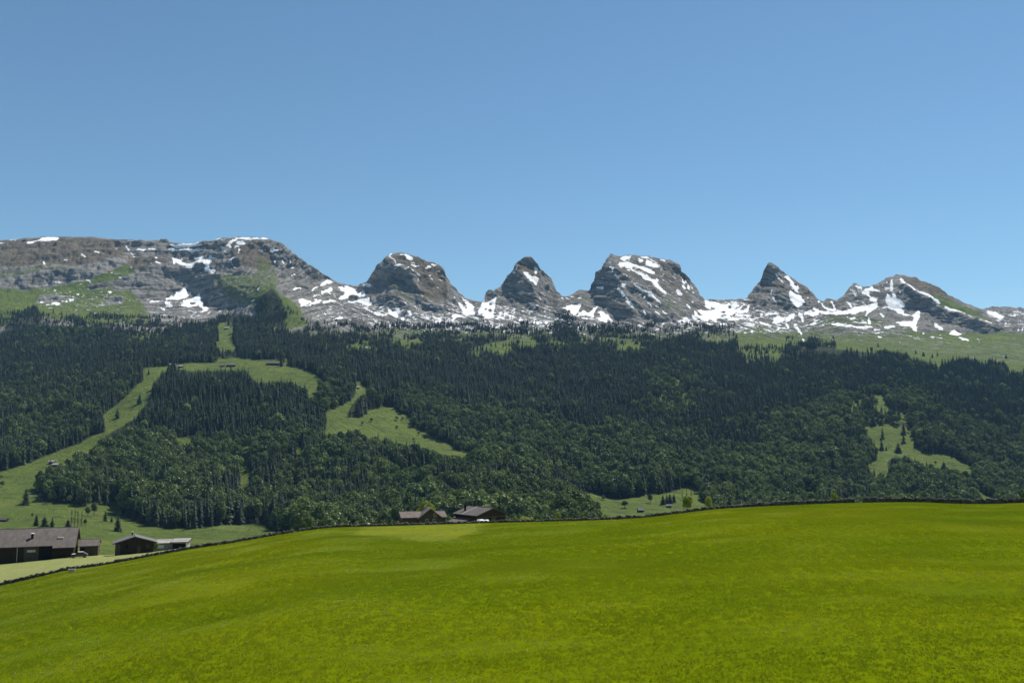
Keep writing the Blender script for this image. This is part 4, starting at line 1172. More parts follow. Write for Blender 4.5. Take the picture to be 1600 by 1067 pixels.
def stone_run(px0, px1, seed, label):
    rg = np.random.default_rng(seed)
    x0 = np.interp(px0, w_px, WX); x1 = np.interp(px1, w_px, WX)
    s = x0; P, Fs = [], []; n = 0
    while s < x1:
        s += rg.uniform(.22, .42)
        px = np.interp(s, WX, w_px)
        y = np.interp(s, WX, WY); z = np.interp(s, WX, WZ)
        H_ = wall_h(px) * (0.52 + 0.80 * float(vnoise(np.array([s / 2.3]), np.array([.5]), np.array([.5]), 8)[0] * .5 + .5) + 0.12 * rg.normal())
        zz = -0.15
        while zz < H_:
            h = rg.uniform(.14, .30)
            for row in (0, 1):
                sc = np.array([rg.uniform(.20, .36), rg.uniform(.18, .30), h * rg.uniform(.55, .72)])
                v = ICO_V * sc * (1 + rg.uniform(-.22, .22, (12, 1)))
                a = rg.uniform(0, 6.28); R = np.array([[math.cos(a), -math.sin(a), 0], [math.sin(a), math.cos(a), 0], [0, 0, 1]])
                P.append(v @ R.T + np.array([s + rg.normal() * .10, y + row * .34 + rg.normal() * .05, z + zz + h * .45])); Fs.append(ICO_F + n); n += 12
            zz += h * .85
    e = link('dry_stone_wall', None, None, (float(x0), float(np.interp(x0, WX, WY)), float(np.interp(x0, WX, WZ))))
    v = np.concatenate(P) - np.array(e.location)
    st = link('stones', mesh_arrays('stones', v, [np.concatenate(Fs)], [M_STONE]), e)
    st['kind'] = 'stuff'
    tag(e, label, 'wall', 'dry stone walls along the meadow')
stone_run(-330, 457, 1, 'dry stone wall falling away down the left edge of the meadow')
stone_run(467, 1001, 2, 'low dry stone wall along the meadow crest in front of the farmhouses')
stone_run(1006, 1333, 3, 'dry stone wall run climbing to the gap, past the two small trees')
stone_run(1347, 1950, 4, 'taller dry stone wall run right of the gap on the crest')

# ================================================================ buildings
def plank_mat(name, c1, c2, w=3.5):
    t = NT(name)
    n = t.noise(t.obj(4.0, 4.0, 0.5), 1.2, 4, 0.6)
    wv = t.n('ShaderNodeTexWave', wave_type='BANDS', bands_direction='X'); t.l(t.obj(), wv.inputs['Vector'])
    wv.inputs['Scale'].default_value = w; wv.inputs['Distortion'].default_value = 0.6
    c = t.mix(t.step(n, 0.3, 0.7), c1, c2)
    c = t.mix(t.math('MULTIPLY', t.step(wv.outputs['Fac'], 0.0, 0.18), 0.35), c, c1)
    t.principled(c, 0.9, t.bump(wv.outputs['Fac'], 0.4, 0.04), spec=0.1)
    return t.mat
def roof_mat(name, c1, c2, stain, along='X', sc=2.2):
    t = NT(name)
    wv = t.n('ShaderNodeTexWave', wave_type='BANDS', bands_direction=along); t.l(t.obj(), wv.inputs['Vector'])
    wv.inputs['Scale'].default_value = sc
    n = t.noise(t.obj(1.2, 0.35, 0.6), 0.9, 5, 0.65, 0.3)
    n2 = t.noise(t.obj(), 0.5, 4, 0.6)
    c = t.mix(t.step(n, 0.3, 0.7), c1, c2)
    c = t.mix(t.math('MULTIPLY', t.step(n2, 0.52, 0.72), 0.7), c, stain)
    t.principled(c, 0.75, t.bump(wv.outputs['Fac'], 0.5, 0.05), spec=0.3)
    return t.mat
M_WOOD = plank_mat('weathered_planks', (0.030, 0.022, 0.016), (0.060, 0.045, 0.032))
M_WOOD2 = plank_mat('lighter_planks', (0.07, 0.055, 0.042), (0.12, 0.095, 0.072))
M_SHINGLE = plank_mat('shingle_wall', (0.055, 0.045, 0.034), (0.10, 0.085, 0.06), 5.0)
M_ROOF_BARN = roof_mat('barn_roof', (0.075, 0.063, 0.056), (0.120, 0.100, 0.088), (0.15, 0.125, 0.095))
M_ROOF_DARK = roof_mat('dark_roof', (0.065, 0.054, 0.050), (0.105, 0.088, 0.080), (0.085, 0.065, 0.055))
M_ROOF_GREY = roof_mat('grey_roof', (0.12, 0.115, 0.112), (0.155, 0.148, 0.145), (0.10, 0.095, 0.09))
M_ROOF_PALE = roof_mat('pale_roof', (0.27, 0.25, 0.235), (0.36, 0.335, 0.315), (0.20, 0.18, 0.165))
M_ROOF_RED = roof_mat('rusty_roof', (0.105, 0.078, 0.066), (0.145, 0.110, 0.094), (0.080, 0.052, 0.042))
M_DARK = mat_simple('dark_opening', (0.006, 0.006, 0.006), (0.012, 0.011, 0.010), 2.0)
M_PALE = mat_simple('pale_trim', (0.42, 0.40, 0.36), (0.55, 0.53, 0.49), 2.0)
M_WHITE = mat_simple('white_plastic', (0.70, 0.71, 0.71), (0.80, 0.80, 0.80), 1.5, 0.5)
M_METAL = mat_simple('dull_metal', (0.16, 0.15, 0.15), (0.26, 0.25, 0.24), 3.0, 0.5)
M_GLASS = mat_simple('window_glass', (0.02, 0.025, 0.03), (0.05, 0.06, 0.07), 2.0, 0.15, spec=0.5)
M_STONEW = mat_simple('plastered_wall', (0.26, 0.25, 0.23), (0.38, 0.36, 0.33), 0.8)

def gable(name, loc, yaw, L, W, hw, hr, wallm, roofm, label, cat='barn', ov=0.6, gov=0.5, below=1.5, group=None):
    """x = ridge direction, y = across; origin on the ground in the middle"""
    e = link(name, None, None, loc, yaw)
    tag(e, label, cat, group)
    m = MB()
    l, w = L / 2, W / 2
    m.poly([(-l, -w, -below), (l, -w, -below), (l, -w, hw), (-l, -w, hw)])
    m.poly([(l, w, -below), (-l, w, -below), (-l, w, hw), (l, w, hw)])
    for s in (-1, 1):
        q = [(s * l, -w, -below), (s * l, w, -below), (s * l, w, hw), (s * l, 0, hw + hr), (s * l, -w, hw)]
        m.poly(q if s > 0 else q[::-1])
    m.build('wall', wallm, e)
    k = hr / w; th = 0.16
    for s in (-1, 1):
        r = MB()
        y1 = s * (w + ov); z1 = hw - ov * k
        a = [(-l - gov, y1, z1 + .03), (l + gov, y1, z1 + .03), (l + gov, 0, hw + hr + .03), (-l - gov, 0, hw + hr + .03)]
        b = [(x, y, z + th) for x, y, z in a]
        if s > 0: a = [a[1], a[0], a[3], a[2]]; b = [b[1], b[0], b[3], b[2]]
        r.hexa(a + b)
        r.build('roof_panel', roofm, e)
    f = MB()
    f.tube((-l - gov, 0, hw + hr + th + .03), (l + gov, 0, hw + hr + th + .03), .11, .11, 6)
    f.build('ridge_cap', roofm, e)
    for s in (-1, 1):
        for d in (-1, 1):
            g = MB(); x = d * (l + gov + .04)
            g.hexa([(x - .04, s * (w + ov), hw - ov * k - .10), (x + .04, s * (w + ov), hw - ov * k - .10), (x + .04, 0, hw + hr - .10), (x - .04, 0, hw + hr - .10),
                    (x - .04, s * (w + ov), hw - ov * k + .20), (x + .04, s * (w + ov), hw - ov * k + .20), (x + .04, 0, hw + hr + .20), (x - .04, 0, hw + hr + .20)])
            g.build('bargeboard', M_WOOD2, e)
    return e
def part_box(name, e, x0, x1, y0, y1, z0, z1, m):
    b = MB(); b.box(x0, x1, y0, y1, z0, z1); return b.build(name, m, e)
def flue(e, x, y, z0, h, r=.22, cap=True, name='flue_pipe'):
    m = MB(); m.tube((x, y, z0), (x, y, z0 + h), r, r, 10); o = m.build(name, M_DARK, e)
    if cap:
        c = MB(); c.tube((x, y, z0 + h), (x, y, z0 + h + .10), r * 1.7, r * 1.7, 10); c.tube((x, y, z0 + h + .10), (x, y, z0 + h + .28), r * 1.7, r * .3, 10)
        c.build('flue_cap', M_PALE, o)
    return o

# the long barn on the left
ya = math.radians(21)
Pe = atv(117, 824, 253)
ax_ = Vector((math.cos(ya), math.sin(ya), 0)); L_ = 33.0
gz = field_at(70, 243).z
c_ = Pe - ax_ * (L_ / 2 - .5)
hwb, hrb, Wb = 3.95, Pe.z - gz - 3.95, 13.0
e = gable('long_barn', (c_.x, c_.y, gz), ya, L_, Wb, hwb, hrb, M_WOOD, M_ROOF_BARN, 'long brown barn with patchy metal roof and a dark open doorway', 'barn', 0.9, 0.5)
part_box('doorway', e, L_ / 2 - 8.4, L_ / 2 - 5.2, -Wb / 2 - .03, -Wb / 2 + .3, -.5, hwb - .25, M_DARK)
part_box('barn_door', e, L_ / 2 - 11.9, L_ / 2 - 8.4, -Wb / 2 - .12, -Wb / 2 - .04, -.4, hwb - .5, M_WOOD2)
part_box('window', e, L_ / 2 - 11.2, L_ / 2 - 9.2, -Wb / 2 - .20, -Wb / 2 - .13, 2.05, 2.65, M_PALE)
part_box('downpipe', e, L_ / 2 - 13.6, L_ / 2 - 13.45, -Wb / 2 - .2, -Wb / 2 - .05, -.4, hwb - .4, M_PALE)
part_box('skylight', e, L_ / 2 - 4.2, L_ / 2 - 2.8, -4.9, -4.2, hwb + hrb * .29, hwb + hrb * .38 + .2, M_PALE)
r = MB(); kk = hrb / (Wb / 2)
r.hexa([(L_ / 2 - 5.0, -Wb / 2 - 1.9, hwb - 1.75 * kk), (L_ / 2 + .5, -Wb / 2 - 1.9, hwb - 1.75 * kk), (L_ / 2 + .5, -Wb / 2 - .88, hwb - .83 * kk), (L_ / 2 - 5.0, -Wb / 2 - .88, hwb - .83 * kk),
        (L_ / 2 - 5.0, -Wb / 2 - 1.9, hwb - 1.75 * kk + .15), (L_ / 2 + .5, -Wb / 2 - 1.9, hwb - 1.75 * kk + .15), (L_ / 2 + .5, -Wb / 2 - .88, hwb - .83 * kk + .15), (L_ / 2 - 5.0, -Wb / 2 - .88, hwb - .83 * kk + .15)])
r.build('porch_roof', M_ROOF_BARN, e)
flue(e, L_ / 2 - 10.4, -4.2, hwb + hrb * .33, 1.5, .32); flue(e, L_ / 2 - 26.0, -4.6, hwb + hrb * .28, 1.5, .32)
# small shed against its far end
Ps = atv(141, 843, 257)
gz2 = field_at(141, 252).z
e = gable('lean_shed', (Ps.x, Ps.y, gz2), ya, 4.6, 8.0, 2.6, Ps.z - gz2 - 2.6, M_WOOD2, M_ROOF_BARN, 'small plank shed against the right end of the long barn', 'shed', .5, .3)
part_box('doorway', e, -2.2, -1.0, -4.05, -3.8, -.5, 2.1, M_DARK)
# the hut with its gable to the viewer
def facing(apex, left, right, back, D, ground_D, name, wallm, roofm, label, cat, L, W, yaw, hw, group=None, dz=0.0):
    A_ = atv(apex[0], apex[1], D)
    g = field_at(apex[0], ground_D).z + dz
    rd = Vector((-math.sin(yaw), math.cos(yaw), 0))
    c = A_ + rd * (L / 2)
    e = gable(name, (c.x, c.y, g), yaw + math.pi / 2, L, W, hw, A_.z - g - hw, wallm, roofm, label, cat, .7, .55, 2.5, group)
    return e, A_.z - g - hw
yh = math.radians(24)
e, rise = facing((211, 838.5), None, None, None, 249, 249, 'farm_hut', M_WOOD, M_ROOF_GREY, 'dark timber hut with a grey gabled roof beside the long barn', 'hut', 6.4, 9.6, yh, 3.0)
# gable end at local x = -L/2 faces the viewer
part_box('window', e, -3.26, -3.18, 1.6, 2.3, 1.5, 2.5, M_DARK)
part_box('door', e, -3.26, -3.18, -1.6, -.6, -.3, 1.9, M_WOOD2)
part_box('window', e, -3.26, -3.18, -3.6, -3.0, 1.5, 2.2, M_GLASS)
part_box('corner_board', e, -3.28, -3.1, 3.6, 4.7, -.3, 2.7, M_WOOD2)
flue(e, 1.2, .6, 3.0 + rise * .85, 1.1, .16)
# pale low sheds
Pp = atv(263, 844.5, 268); gp = field_at(263, 262).z
e = gable('low_shed', (Pp.x, Pp.y, gp), math.radians(14), 7.0, 9.0, 1.75, Pp.z - gp - 1.75, M_STONEW, M_ROOF_PALE, 'low shed with a pale grey weathered roof, nearest the dark hut', 'shed', .5, .3)
part_box('white_panel', e, -2.2, -.6, -4.62, -4.52, .4, 1.3, M_WHITE)
Pp = atv(283, 845, 265); gp = field_at(283, 260).z
e = gable('open_shed', (Pp.x, Pp.y, gp), math.radians(14), 4.2, 8.0, 1.6, Pp.z - gp - 1.6, M_STONEW, M_ROOF_PALE, 'low pale-roofed shed with a dark open front at the field edge', 'shed', .7, .3)
part_box('open_front', e, -1.9, 1.7, -4.05, -3.8, -.3, 1.3, M_DARK)
part_box('white_panel', e, 1.75, 2.1, -4.12, -3.9, .2, 1.5, M_WHITE)
# farmhouse with a cross gable, behind the crest
y1_ = math.radians(13)
P1 = atv(659, 799.5, 252); g1_ = field_at(660, 250).z
hw1 = 4.6
e = gable('farmhouse', (P1.x, P1.y, g1_), y1_, 11.6, 10.0, hw1, P1.z - g1_ - hw1, M_SHINGLE, M_ROOF_RED, 'farmhouse with faded red roof and steep shingled cross gable behind the wall', 'house', .6, .5)
hr1 = P1.z - g1_ - hw1
cxm, chw = 1.6, 3.1                        # cross gable position and half width
top1 = hw1 + hr1 + 1.15; ez = hw1 - .1; fy = -6.1
m = MB()
m.poly([(cxm - chw, fy, -1.5), (cxm + chw, fy, -1.5), (cxm + chw, fy, ez), (cxm, fy, top1), (cxm - chw, fy, ez)])
m.poly([(cxm - chw, fy, ez), (cxm - chw, -4.9, ez), (cxm - chw, -4.9, -1.5), (cxm - chw, fy, -1.5)])
m.poly([(cxm + chw, -4.9, ez), (cxm + chw, fy, ez), (cxm + chw, fy, -1.5), (cxm + chw, -4.9, -1.5)])
m.build('gable_wall', M_SHINGLE, e)
kg = (top1 - ez) / chw
for s in (-1, 1):
    r = MB(); xo = cxm + s * (chw + .45); zo = ez - .45 * kg
    a = [(xo, fy - .5, zo + .03), (cxm, fy - .5, top1 + .03), (cxm, .6, top1 + .03), (xo, .6, zo + .03)]
    if s > 0: a = a[::-1]
    r.hexa(a + [(x, y, z + .17) for x, y, z in a]); r.build('gable_roof', M_ROOF_RED, e)
    r = MB(); a = [(xo, fy - .56, zo - .05), (cxm, fy - .56, top1 - .05), (cxm, fy - .51, top1 - .05), (xo, fy - .51, zo - .05)]
    r.hexa(a + [(x, y, z + .3) for x, y, z in a]); r.build('bargeboard', M_WOOD2, e)
for xw in (cxm - 1.2, cxm + .7):
    w = part_box('window', e, xw, xw + .55, fy - .06, fy + .02, 3.2, 4.2, M_GLASS)
    part_box('window_frame', w, xw - .08, xw + .63, fy - .05, fy - .01, 3.12, 4.28, M_PALE)
w = part_box('window', e, cxm + .95, cxm + 1.5, fy - .06, fy + .02, 4.9, 5.6, M_GLASS); part_box('window_frame', w, cxm + .87, cxm + 1.58, fy - .05, fy - .01, 4.82, 5.68, M_PALE)
part_box('chimney', e, cxm - 1.0, cxm - .3, -.4, .3, hw1 + hr1 - .6, top1 + .55, M_STONEW)
# dark barn beside it, seen on the corner
yb2 = math.radians(42)
e, rise = facing((768, 794.4), None, None, None, 250, 250, 'cattle_barn', M_WOOD, M_ROOF_DARK, 'dark plank barn with a broad brown roof beside the farmhouse', 'barn', 9.5, 10.2, yb2, 5.0)
part_box('doorway', e, -4.83, -4.70, .3, 2.6, -.5, 4.1, M_DARK)
part_box('barn_door', e, -4.90, -4.72, -1.5, .1, -.5, 4.2, M_WOOD2)
part_box('doorway', e, -4.83, -4.70, -4.3, -1.9, -.5, 3.9, M_DARK)
part_box('lintel_beam', e, -4.92, -4.72, -4.9, 4.9, 4.3, 4.55, M_WOOD2)
flue(e, 2.8, 3.2, 5.0 + rise * .42, 1.7, .3, False)
k2 = rise / 5.1
s_ = MB(); a = [(1.0, 5.8, 5.0 - .7 * k2 + .05), (1.25, 5.8, 5.0 - .7 * k2 + .05), (1.25, .05, 5.0 + rise), (1.0, .05, 5.0 + rise)]
a = [(x, y, z + .2) for x, y, z in a][::-1]
s_.hexa(a + [(x, y, z + .06) for x, y, z in a]); s_.build('roof_seam', M_PALE, e)
r = MB(); a = [(-2.5, 5.1, 4.0), (4.2, 5.1, 4.0), (4.2, 8.4, 2.9), (-2.5, 8.4, 2.9)]
r.hexa(a[::1] + [(x, y, z + .15) for x, y, z in a]); r.build('lean_to_roof', M_ROOF_RED, e)
part_box('lean_to_wall', e, -2.2, 3.9, 8.0, 8.15, -2, 2.95, M_WOOD)

# two wrapped bales just behind the wall
for i, (px, d, s) in enumerate(((750.5, 196.5, 1.0), (758.5, 197.5, .93))):
    top = atv(px, 811.0 + i * .5, d); m = MB(); rr_ = .66 * s
    n_ = 16
    m.tube((-.62, 0, 0), (.62, 0, 0), rr_, rr_, n_)
    m.tube((-.72, 0, 0), (-.62, 0, 0), rr_ * .82, rr_, n_); m.tube((.62, 0, 0), (.72, 0, 0), rr_, rr_ * .82, n_)
    o = m.build('wrapped_bale', M_WHITE, None, (top.x, top.y, top.z - rr_), .2, True)
    tag(o, ('left' if i == 0 else 'right') + ' one of two white wrapped bales in front of the dark barn', 'bale', 'white bales behind the wall')

# small car at the barn
def car(px, D, yaw, label):
    g = field_at(px, D)
    e = link('parked_car', None, None, (g.x, g.y, g.z + .02), yaw)
    tag(e, label, 'car')
    prof = [(-2.0, .35), (-2.0, .75), (-1.85, .90), (-.95, 1.0), (-.35, 1.45), (.95, 1.47), (1.65, 1.02), (1.98, .95), (2.02, .40)]
    m = MB(); n = len(prof); hw_ = .82
    for s in (-1, 1):
        ins = [(x, s * (hw_ if z < 1.05 else hw_ - .14), z) for x, z in prof]
        m.poly(ins if s < 0 else ins[::-1])
    for i in range(n):
        (xa_, za_), (xb_, zb_) = prof[i], prof[(i + 1) % n]
        wa = hw_ if za_ < 1.05 else hw_ - .14; wb = hw_ if zb_ < 1.05 else hw_ - .14
        m.poly([(xa_, -wa, za_), (xa_, wa, za_), (xb_, wb, zb_), (xb_, -wb, zb_)])
    m.build('body', M_ROOF_DARK, e)
    for s in (-1, 1):
        for xs in ([(-.78, 1.03), (-.34, 1.38), (.22, 1.40), (.22, 1.03)], [(.32, 1.03), (.32, 1.40), (.90, 1.40), (1.42, 1.03)]):
            q = MB(); q.poly([(x, s * (.835 if z < 1.1 else .70), z) for x, z in (xs if s > 0 else xs[::-1])]); q.build('side_window', M_GLASS, e)
    q = MB(); q.poly([(-.93, -.70, 1.04), (-.93, .70, 1.04), (-.40, .62, 1.44), (-.40, -.62, 1.44)]); q.build('windscreen', M_GLASS, e)
    part_box('roof', e, -.34, .95, -.66, .66, 1.475, 1.52, M_PALE)
    part_box('bonnet', e, -1.8, -.98, -.7, .7, .985, 1.02, M_PALE)
    for x in (-1.3, 1.3):
        for s in (-1, 1):
            w = MB(); w.tube((x, s * .68, .32), (x, s * .85, .32), .32, .32, 14); wo = w.build('wheel', M_DARK, e)
            h = MB(); h.tube((x, s * .85, .32), (x, s * .87, .32), .19, .17, 10); h.build('rim', M_METAL, wo)
car(123, 243, math.radians(16), 'small pale-roofed car parked in front of the long barn')

# white trough at the wall
g = at(112.5, 892.5, 180.0); gv = Vector((float(g[0]), float(g[1]), float(meadow_z(g[0], 180.0))))
e = link('water_trough', None, None, (gv.x, gv.y, gv.z), .1); tag(e, 'white water trough standing against the left stone wall', 'trough')
m = MB()
for s in (-1, 1): m.hexa([(-.55, s * .28 - .03, .12), (.55, s * .28 - .03, .12), (.55, s * .28 + .03, .12), (-.55, s * .28 + .03, .12), (-.65, s * .36 - .03, .58), (.65, s * .36 - .03, .58), (.65, s * .36 + .03, .58), (-.65, s * .36 + .03, .58)])
for s in (-1, 1): m.hexa([(s * .55 - .03, -.25, .12), (s * .55 + .03, -.25, .12), (s * .55 + .03, .25, .12), (s * .55 - .03, .25, .12), (s * .65 - .03, -.33, .58), (s * .65 + .03, -.33, .58), (s * .65 + .03, .33, .58), (s * .65 - .03, .33, .58)])
m.box(-.55, .55, -.25, .25, .10, .15); m.build('tub', M_PALE, e)
for x in (-.45, .45): part_box('foot', e, x - .06, x + .06, -.25, .25, -.1, .11, M_STONEW)

# pale boulder on the wall, fence posts and a broken branch
p = atv(575, 818.5, float(wall_y(575)) + .1); m = MB(); m.v = [tuple(v * np.array([.5, .35, .28])) for v in ICO_V * (1 + RNG.uniform(-.2, .2, (12, 1)))]; m.f = [list(f) for f in ICO_F]; m.m = [0] * 20
o = m.build('pale_boulder', M_PALE, None, p); tag(o, 'single pale boulder lying on the low stone wall left of the farmhouse', 'boulder')
for i, (px, h) in enumerate(((1132, 1.5), (1160, 1.45), (1177, 1.5), (1191, 1.7), (1196, 1.3), (1222, 1.2), (1246, 1.1))):
    j = np.interp(px, w_px, WX); b = Vector((float(j), float(np.interp(px, w_px, WY)) + .8, float(np.interp(px, w_px, WZ)) - .25))
    m = MB(); m.tube((0, 0, -.3), (.03 * (i % 3), 0, h), .07, .055, 7); o = m.build('fence_post', M_PALE if i % 2 else M_WOOD2, None, b)
    tag(o, ['first', 'second', 'third', 'fourth', 'fifth', 'sixth', 'seventh'][i] + ' fence post from the left standing behind the climbing wall', 'post', 'fence posts behind the wall')
# ================================================================ single trees and bushes
def shrub_lobes(seed, H=4.0, R=1.8, n=9):
    r = random.Random(seed); lobes = [(0, 0, H * .55, R * .7, H * .36)]
    for k in range(n):
        a = 6.283 * k / n + r.uniform(-.4, .4); rr = R * r.uniform(.35, .7); z = H * r.uniform(.25, .82); s = R * r.uniform(.24, .42)
        lobes.append((math.cos(a) * rr, math.sin(a) * rr, z, s, s * r.uniform(.9, 1.3)))
    return lobes
for k in range(3):
    v, q = leaf_cloud(700 + k, shrub_lobes(710 + k), 1500, .30); add_variant('bright_shrub', v, q, trunk_geo(4.0, .09, .1, 5, k, .8, 1.0), 4.0, M_BRIGHT)
    v, q = leaf_cloud(720 + k, shrub_lobes(730 + k, 4.0, 2.1), 1300, .34); add_variant('green_shrub', v, q, trunk_geo(4.0, .10, .1, 5, k, .8, 1.0), 4.0, M_BROAD)
    v, q = leaf_cloud(740 + k, [(0, 0, 10 + 0 * k, 1.1, 8.5), (.3, .2, 13, .9, 5), (-.3, 0, 6, 1.3, 4)], 260, .55); add_variant('bare_tree', v, q, trunk_geo(20.0, .22, .2, 14, 40 + k, .95, 1.6), 20.0, M_BARE)
v, q = leaf_cloud(760, broad_lobes(761, 9.0, 3.2), 2200, .42); add_variant('bright_tree', v, q, trunk_geo(9.0, .2, .2, 5, 3, .8, 1.8), 9.0, M_BRIGHT)
def near_tree(name, kind, k, px, top, D, wpx, label, cat, ground=None, g_off=0.0):
    g = field_at(px, D); gz = g.z + g_off
    tp = atv(px, top, D); h = tp.z - gz
    H_ = KINDS[kind][k][3]; R0 = {'bright_shrub': 1.9, 'green_shrub': 2.2, 'broadleaf': 4.6, 'bright_tree': 3.3}[kind]
    wide_ = (wpx / 2 * D / F) / (R0 * h / H_)
    return tree(name, kind, k, (tp.x, g.y, gz - .1), h * 1.0, wide_, k * 1.3 + px, label, cat)
near_tree('young_tree', 'bright_shrub', 0, 1073, 771.5, 188, 19, 'yellow-green young tree beside the climbing stone wall', 'tree')
near_tree('young_tree', 'bright_shrub', 1, 1107, 772.5, 189, 14, 'slim green young tree right of the yellow-green one at the wall', 'tree')
near_tree('bush', 'bright_shrub', 2, 1303, 768, 187, 14, 'bright bush growing out of the stone wall left of the gap', 'bush')
near_tree('bush', 'green_shrub', 0, 1598, 766, 192, 15, 'dark bush on the wall at the right edge of the picture', 'bush')
near_tree('young_tree', 'bright_shrub', 1, 872, 797, 206, 13, 'small bright green tree behind the low wall right of the dark barn', 'tree')
near_tree('bush', 'bright_shrub', 0, 822, 805, 214, 26, 'broad pale green bush just right of the dark barn', 'bush')
near_tree('bush', 'green_shrub', 1, 804, 808, 232, 24, 'low olive bush against the right side of the dark barn', 'bush')
near_tree('bush', 'green_shrub', 2, 946, 801, 206, 14, 'round dark bush behind the low wall below the valley meadow', 'bush')
near_tree('young_tree', 'bright_shrub', 2, 910, 799, 222, 9, 'thin green sapling between the bright tree and the round bush', 'tree')
near_tree('broadleaf_tree', 'bright_tree', 0, 667, 780.5, 258, 36, 'bright leafy tree rising behind the farmhouse roof', 'tree')
near_tree('bush', 'bright_shrub', 1, 243, 844, 252, 13, 'yellow-green bush between the dark hut and the pale sheds', 'bush')
near_tree('broadleaf_tree', 'green_shrub', 0, 474, 812, 262, 13, 'leftmost of three small round trees where the wall bends', 'tree')
near_tree('broadleaf_tree', 'green_shrub', 1, 485, 808, 266, 12, 'middle of three small round trees where the wall bends', 'tree')
near_tree('broadleaf_tree', 'green_shrub', 2, 506, 808, 268, 13, 'rightmost of three small round trees where the wall bends', 'tree')
near_tree('bush', 'green_shrub', 0, 600, 812, 262, 16, 'dim round bush just left of the farmhouse', 'bush')

def far_tree(name, kind, k, px, base, top, label, wide_=1.0, cat='tree', group=None):
    g = ground_at(px, base); h = (base - top) * g.y / F
    return tree(name, kind, k % len(KINDS[kind]), g - Vector((0, 0, .4)), h, wide_, px * .7, label, cat, group)
FAR = """
spruce 40 786 759 1.35|lone dark spruce on the open slope above the long barn
spruce 183 653 634 1.5|broad lone spruce halfway up the long clearing
spruce 218 632 613 1.0|slender lone spruce high in the long clearing
spruce 232 585 574 1.1|small spruce at the top left rim of the long clearing
spruce 79 724 715 1.0|small spruce next to the pale hut in the long clearing
spruce 56 824 804 1.2|leftmost of three spruces just behind the long barn
spruce 69 825 806 1.7|widest of three spruces just behind the long barn
spruce 81 825 809 1.5|rightmost of three spruces just behind the long barn
spruce 106 825 810 1.4|dark spruce at the foot of the row of bare trees
bare_tree 111 824 794 1.0|first bare slim tree of the row behind the long barn
bare_tree 116 824 793 1.0|second bare slim tree of the row behind the long barn
bare_tree 121 824 795 1.0|third bare slim tree of the row behind the long barn
bare_tree 127 824 796 1.0|fourth bare slim tree of the row behind the long barn
broadleaf 147 806 783 .8|leafy tree with long shadow above the small plank shed
broadleaf 137 805 790 .9|small leafy tree left of the one casting a long shadow
broadleaf 133 822 810 .9|low leafy tree right of the row of bare trees
spruce 164 815 797 1.4|spruce on the open slope above the dark hut
spruce 174 817 806 1.2|little spruce beside the spruce above the dark hut
spruce 184 829 803 1.4|tall spruce right above the roof of the dark hut
broadleaf 77 784 767 .9|pale leafy tree at the lower left corner of the lobe of woods
broadleaf 108 786 773 1.1|small round tree at the foot of the woods above the bare trees
broadleaf 50 808 800 .8|tiny tree on the slope left of the three spruces
broadleaf 3 762 752 1.3|round bush at the left picture edge on the slope
broadleaf 2 748 742 1.4|low bush at the left picture edge above the round one
broadleaf 943 780 772 1.4|small bush in the upper left of the valley meadow
broadleaf 976 793 781 1.9|broad dark bush in the middle of the valley meadow
broadleaf 1016 785 770 .9|single round tree in the valley meadow
spruce 1036 787 770 1.5|leftmost of four dark trees in the valley meadow
spruce 1042 787 771 1.6|second of four dark trees in the valley meadow
spruce 1047 786 769 1.5|third of four dark trees in the valley meadow
spruce 1053 785 770 1.5|rightmost of four dark trees in the valley meadow
bare_tree 1066 780 763 1.2|left pale bare tree at the right rim of the valley meadow
bare_tree 1073 778 761 1.2|middle pale bare tree at the right rim of the valley meadow
bare_tree 1080 777 760 1.2|right pale bare tree at the right rim of the valley meadow
spruce 1379 685 666 1.1|upper of two slim spruces in line in the right-hand clearing
spruce 1378 702 684 1.1|lower of two slim spruces in line in the right-hand clearing
spruce 1412 678 659 1.2|upper spruce at the right side of the right-hand clearing
spruce 1412 692 675 1.2|lower spruce at the right side of the right-hand clearing
spruce 1404 706 689 1.5|broad spruce in the middle of the right-hand clearing
spruce 1385 702 694 1.3|small spruce beside the lower slim spruce of the right-hand clearing
spruce 1364 664 646 1.2|spruce at the top left corner of the right-hand clearing
spruce 1350 684 666 1.3|spruce at the left rim of the right-hand clearing
broadleaf 1420 676 667 .9|small leafy tree at the top right of the right-hand clearing
broadleaf 1462 725 719 1.3|small bush in the right tongue of the right-hand clearing
spruce 1475 733 719 1.5|dark spruce in the right tongue of the right-hand clearing
broadleaf 654 680 674 1.3|small bush at the right side of the middle clearing
broadleaf 580 660 653 1.6|low bush at the left of the middle clearing's rough patch
broadleaf 620 657 650 1.6|left bush on the upper edge of the middle clearing
broadleaf 629 656 650 1.6|right bush on the upper edge of the middle clearing
broadleaf 566 665 659 1.4|tiny bush low on the left of the middle clearing
broadleaf 620 669 664 1.6|low bush in the centre of the middle clearing
broadleaf 646 687 682 1.5|low bush near the lower edge of the middle clearing
spruce 475 608 600 1.2|small lone spruce on the high alp meadow
spruce 1302 529 522 1.2|lone spruce high on the right green slope, leftmost of a loose row
spruce 1372 542 535 1.2|lone spruce on the right green slope above the forest edge
spruce 1431 553 545 1.3|left spruce of a loose trio on the right green slope
spruce 1443 556 548 1.4|middle spruce of a loose trio on the right green slope
spruce 1457 558 550 1.3|right spruce of a loose trio on the right green slope
spruce 1465 556 548 1.3|spruce just right of the loose trio on the right green slope
spruce 1572 559 552 1.4|lone spruce near the right edge on the green slope
spruce 357 508 498 1.2|spruce at the top of the narrow ski run
"""
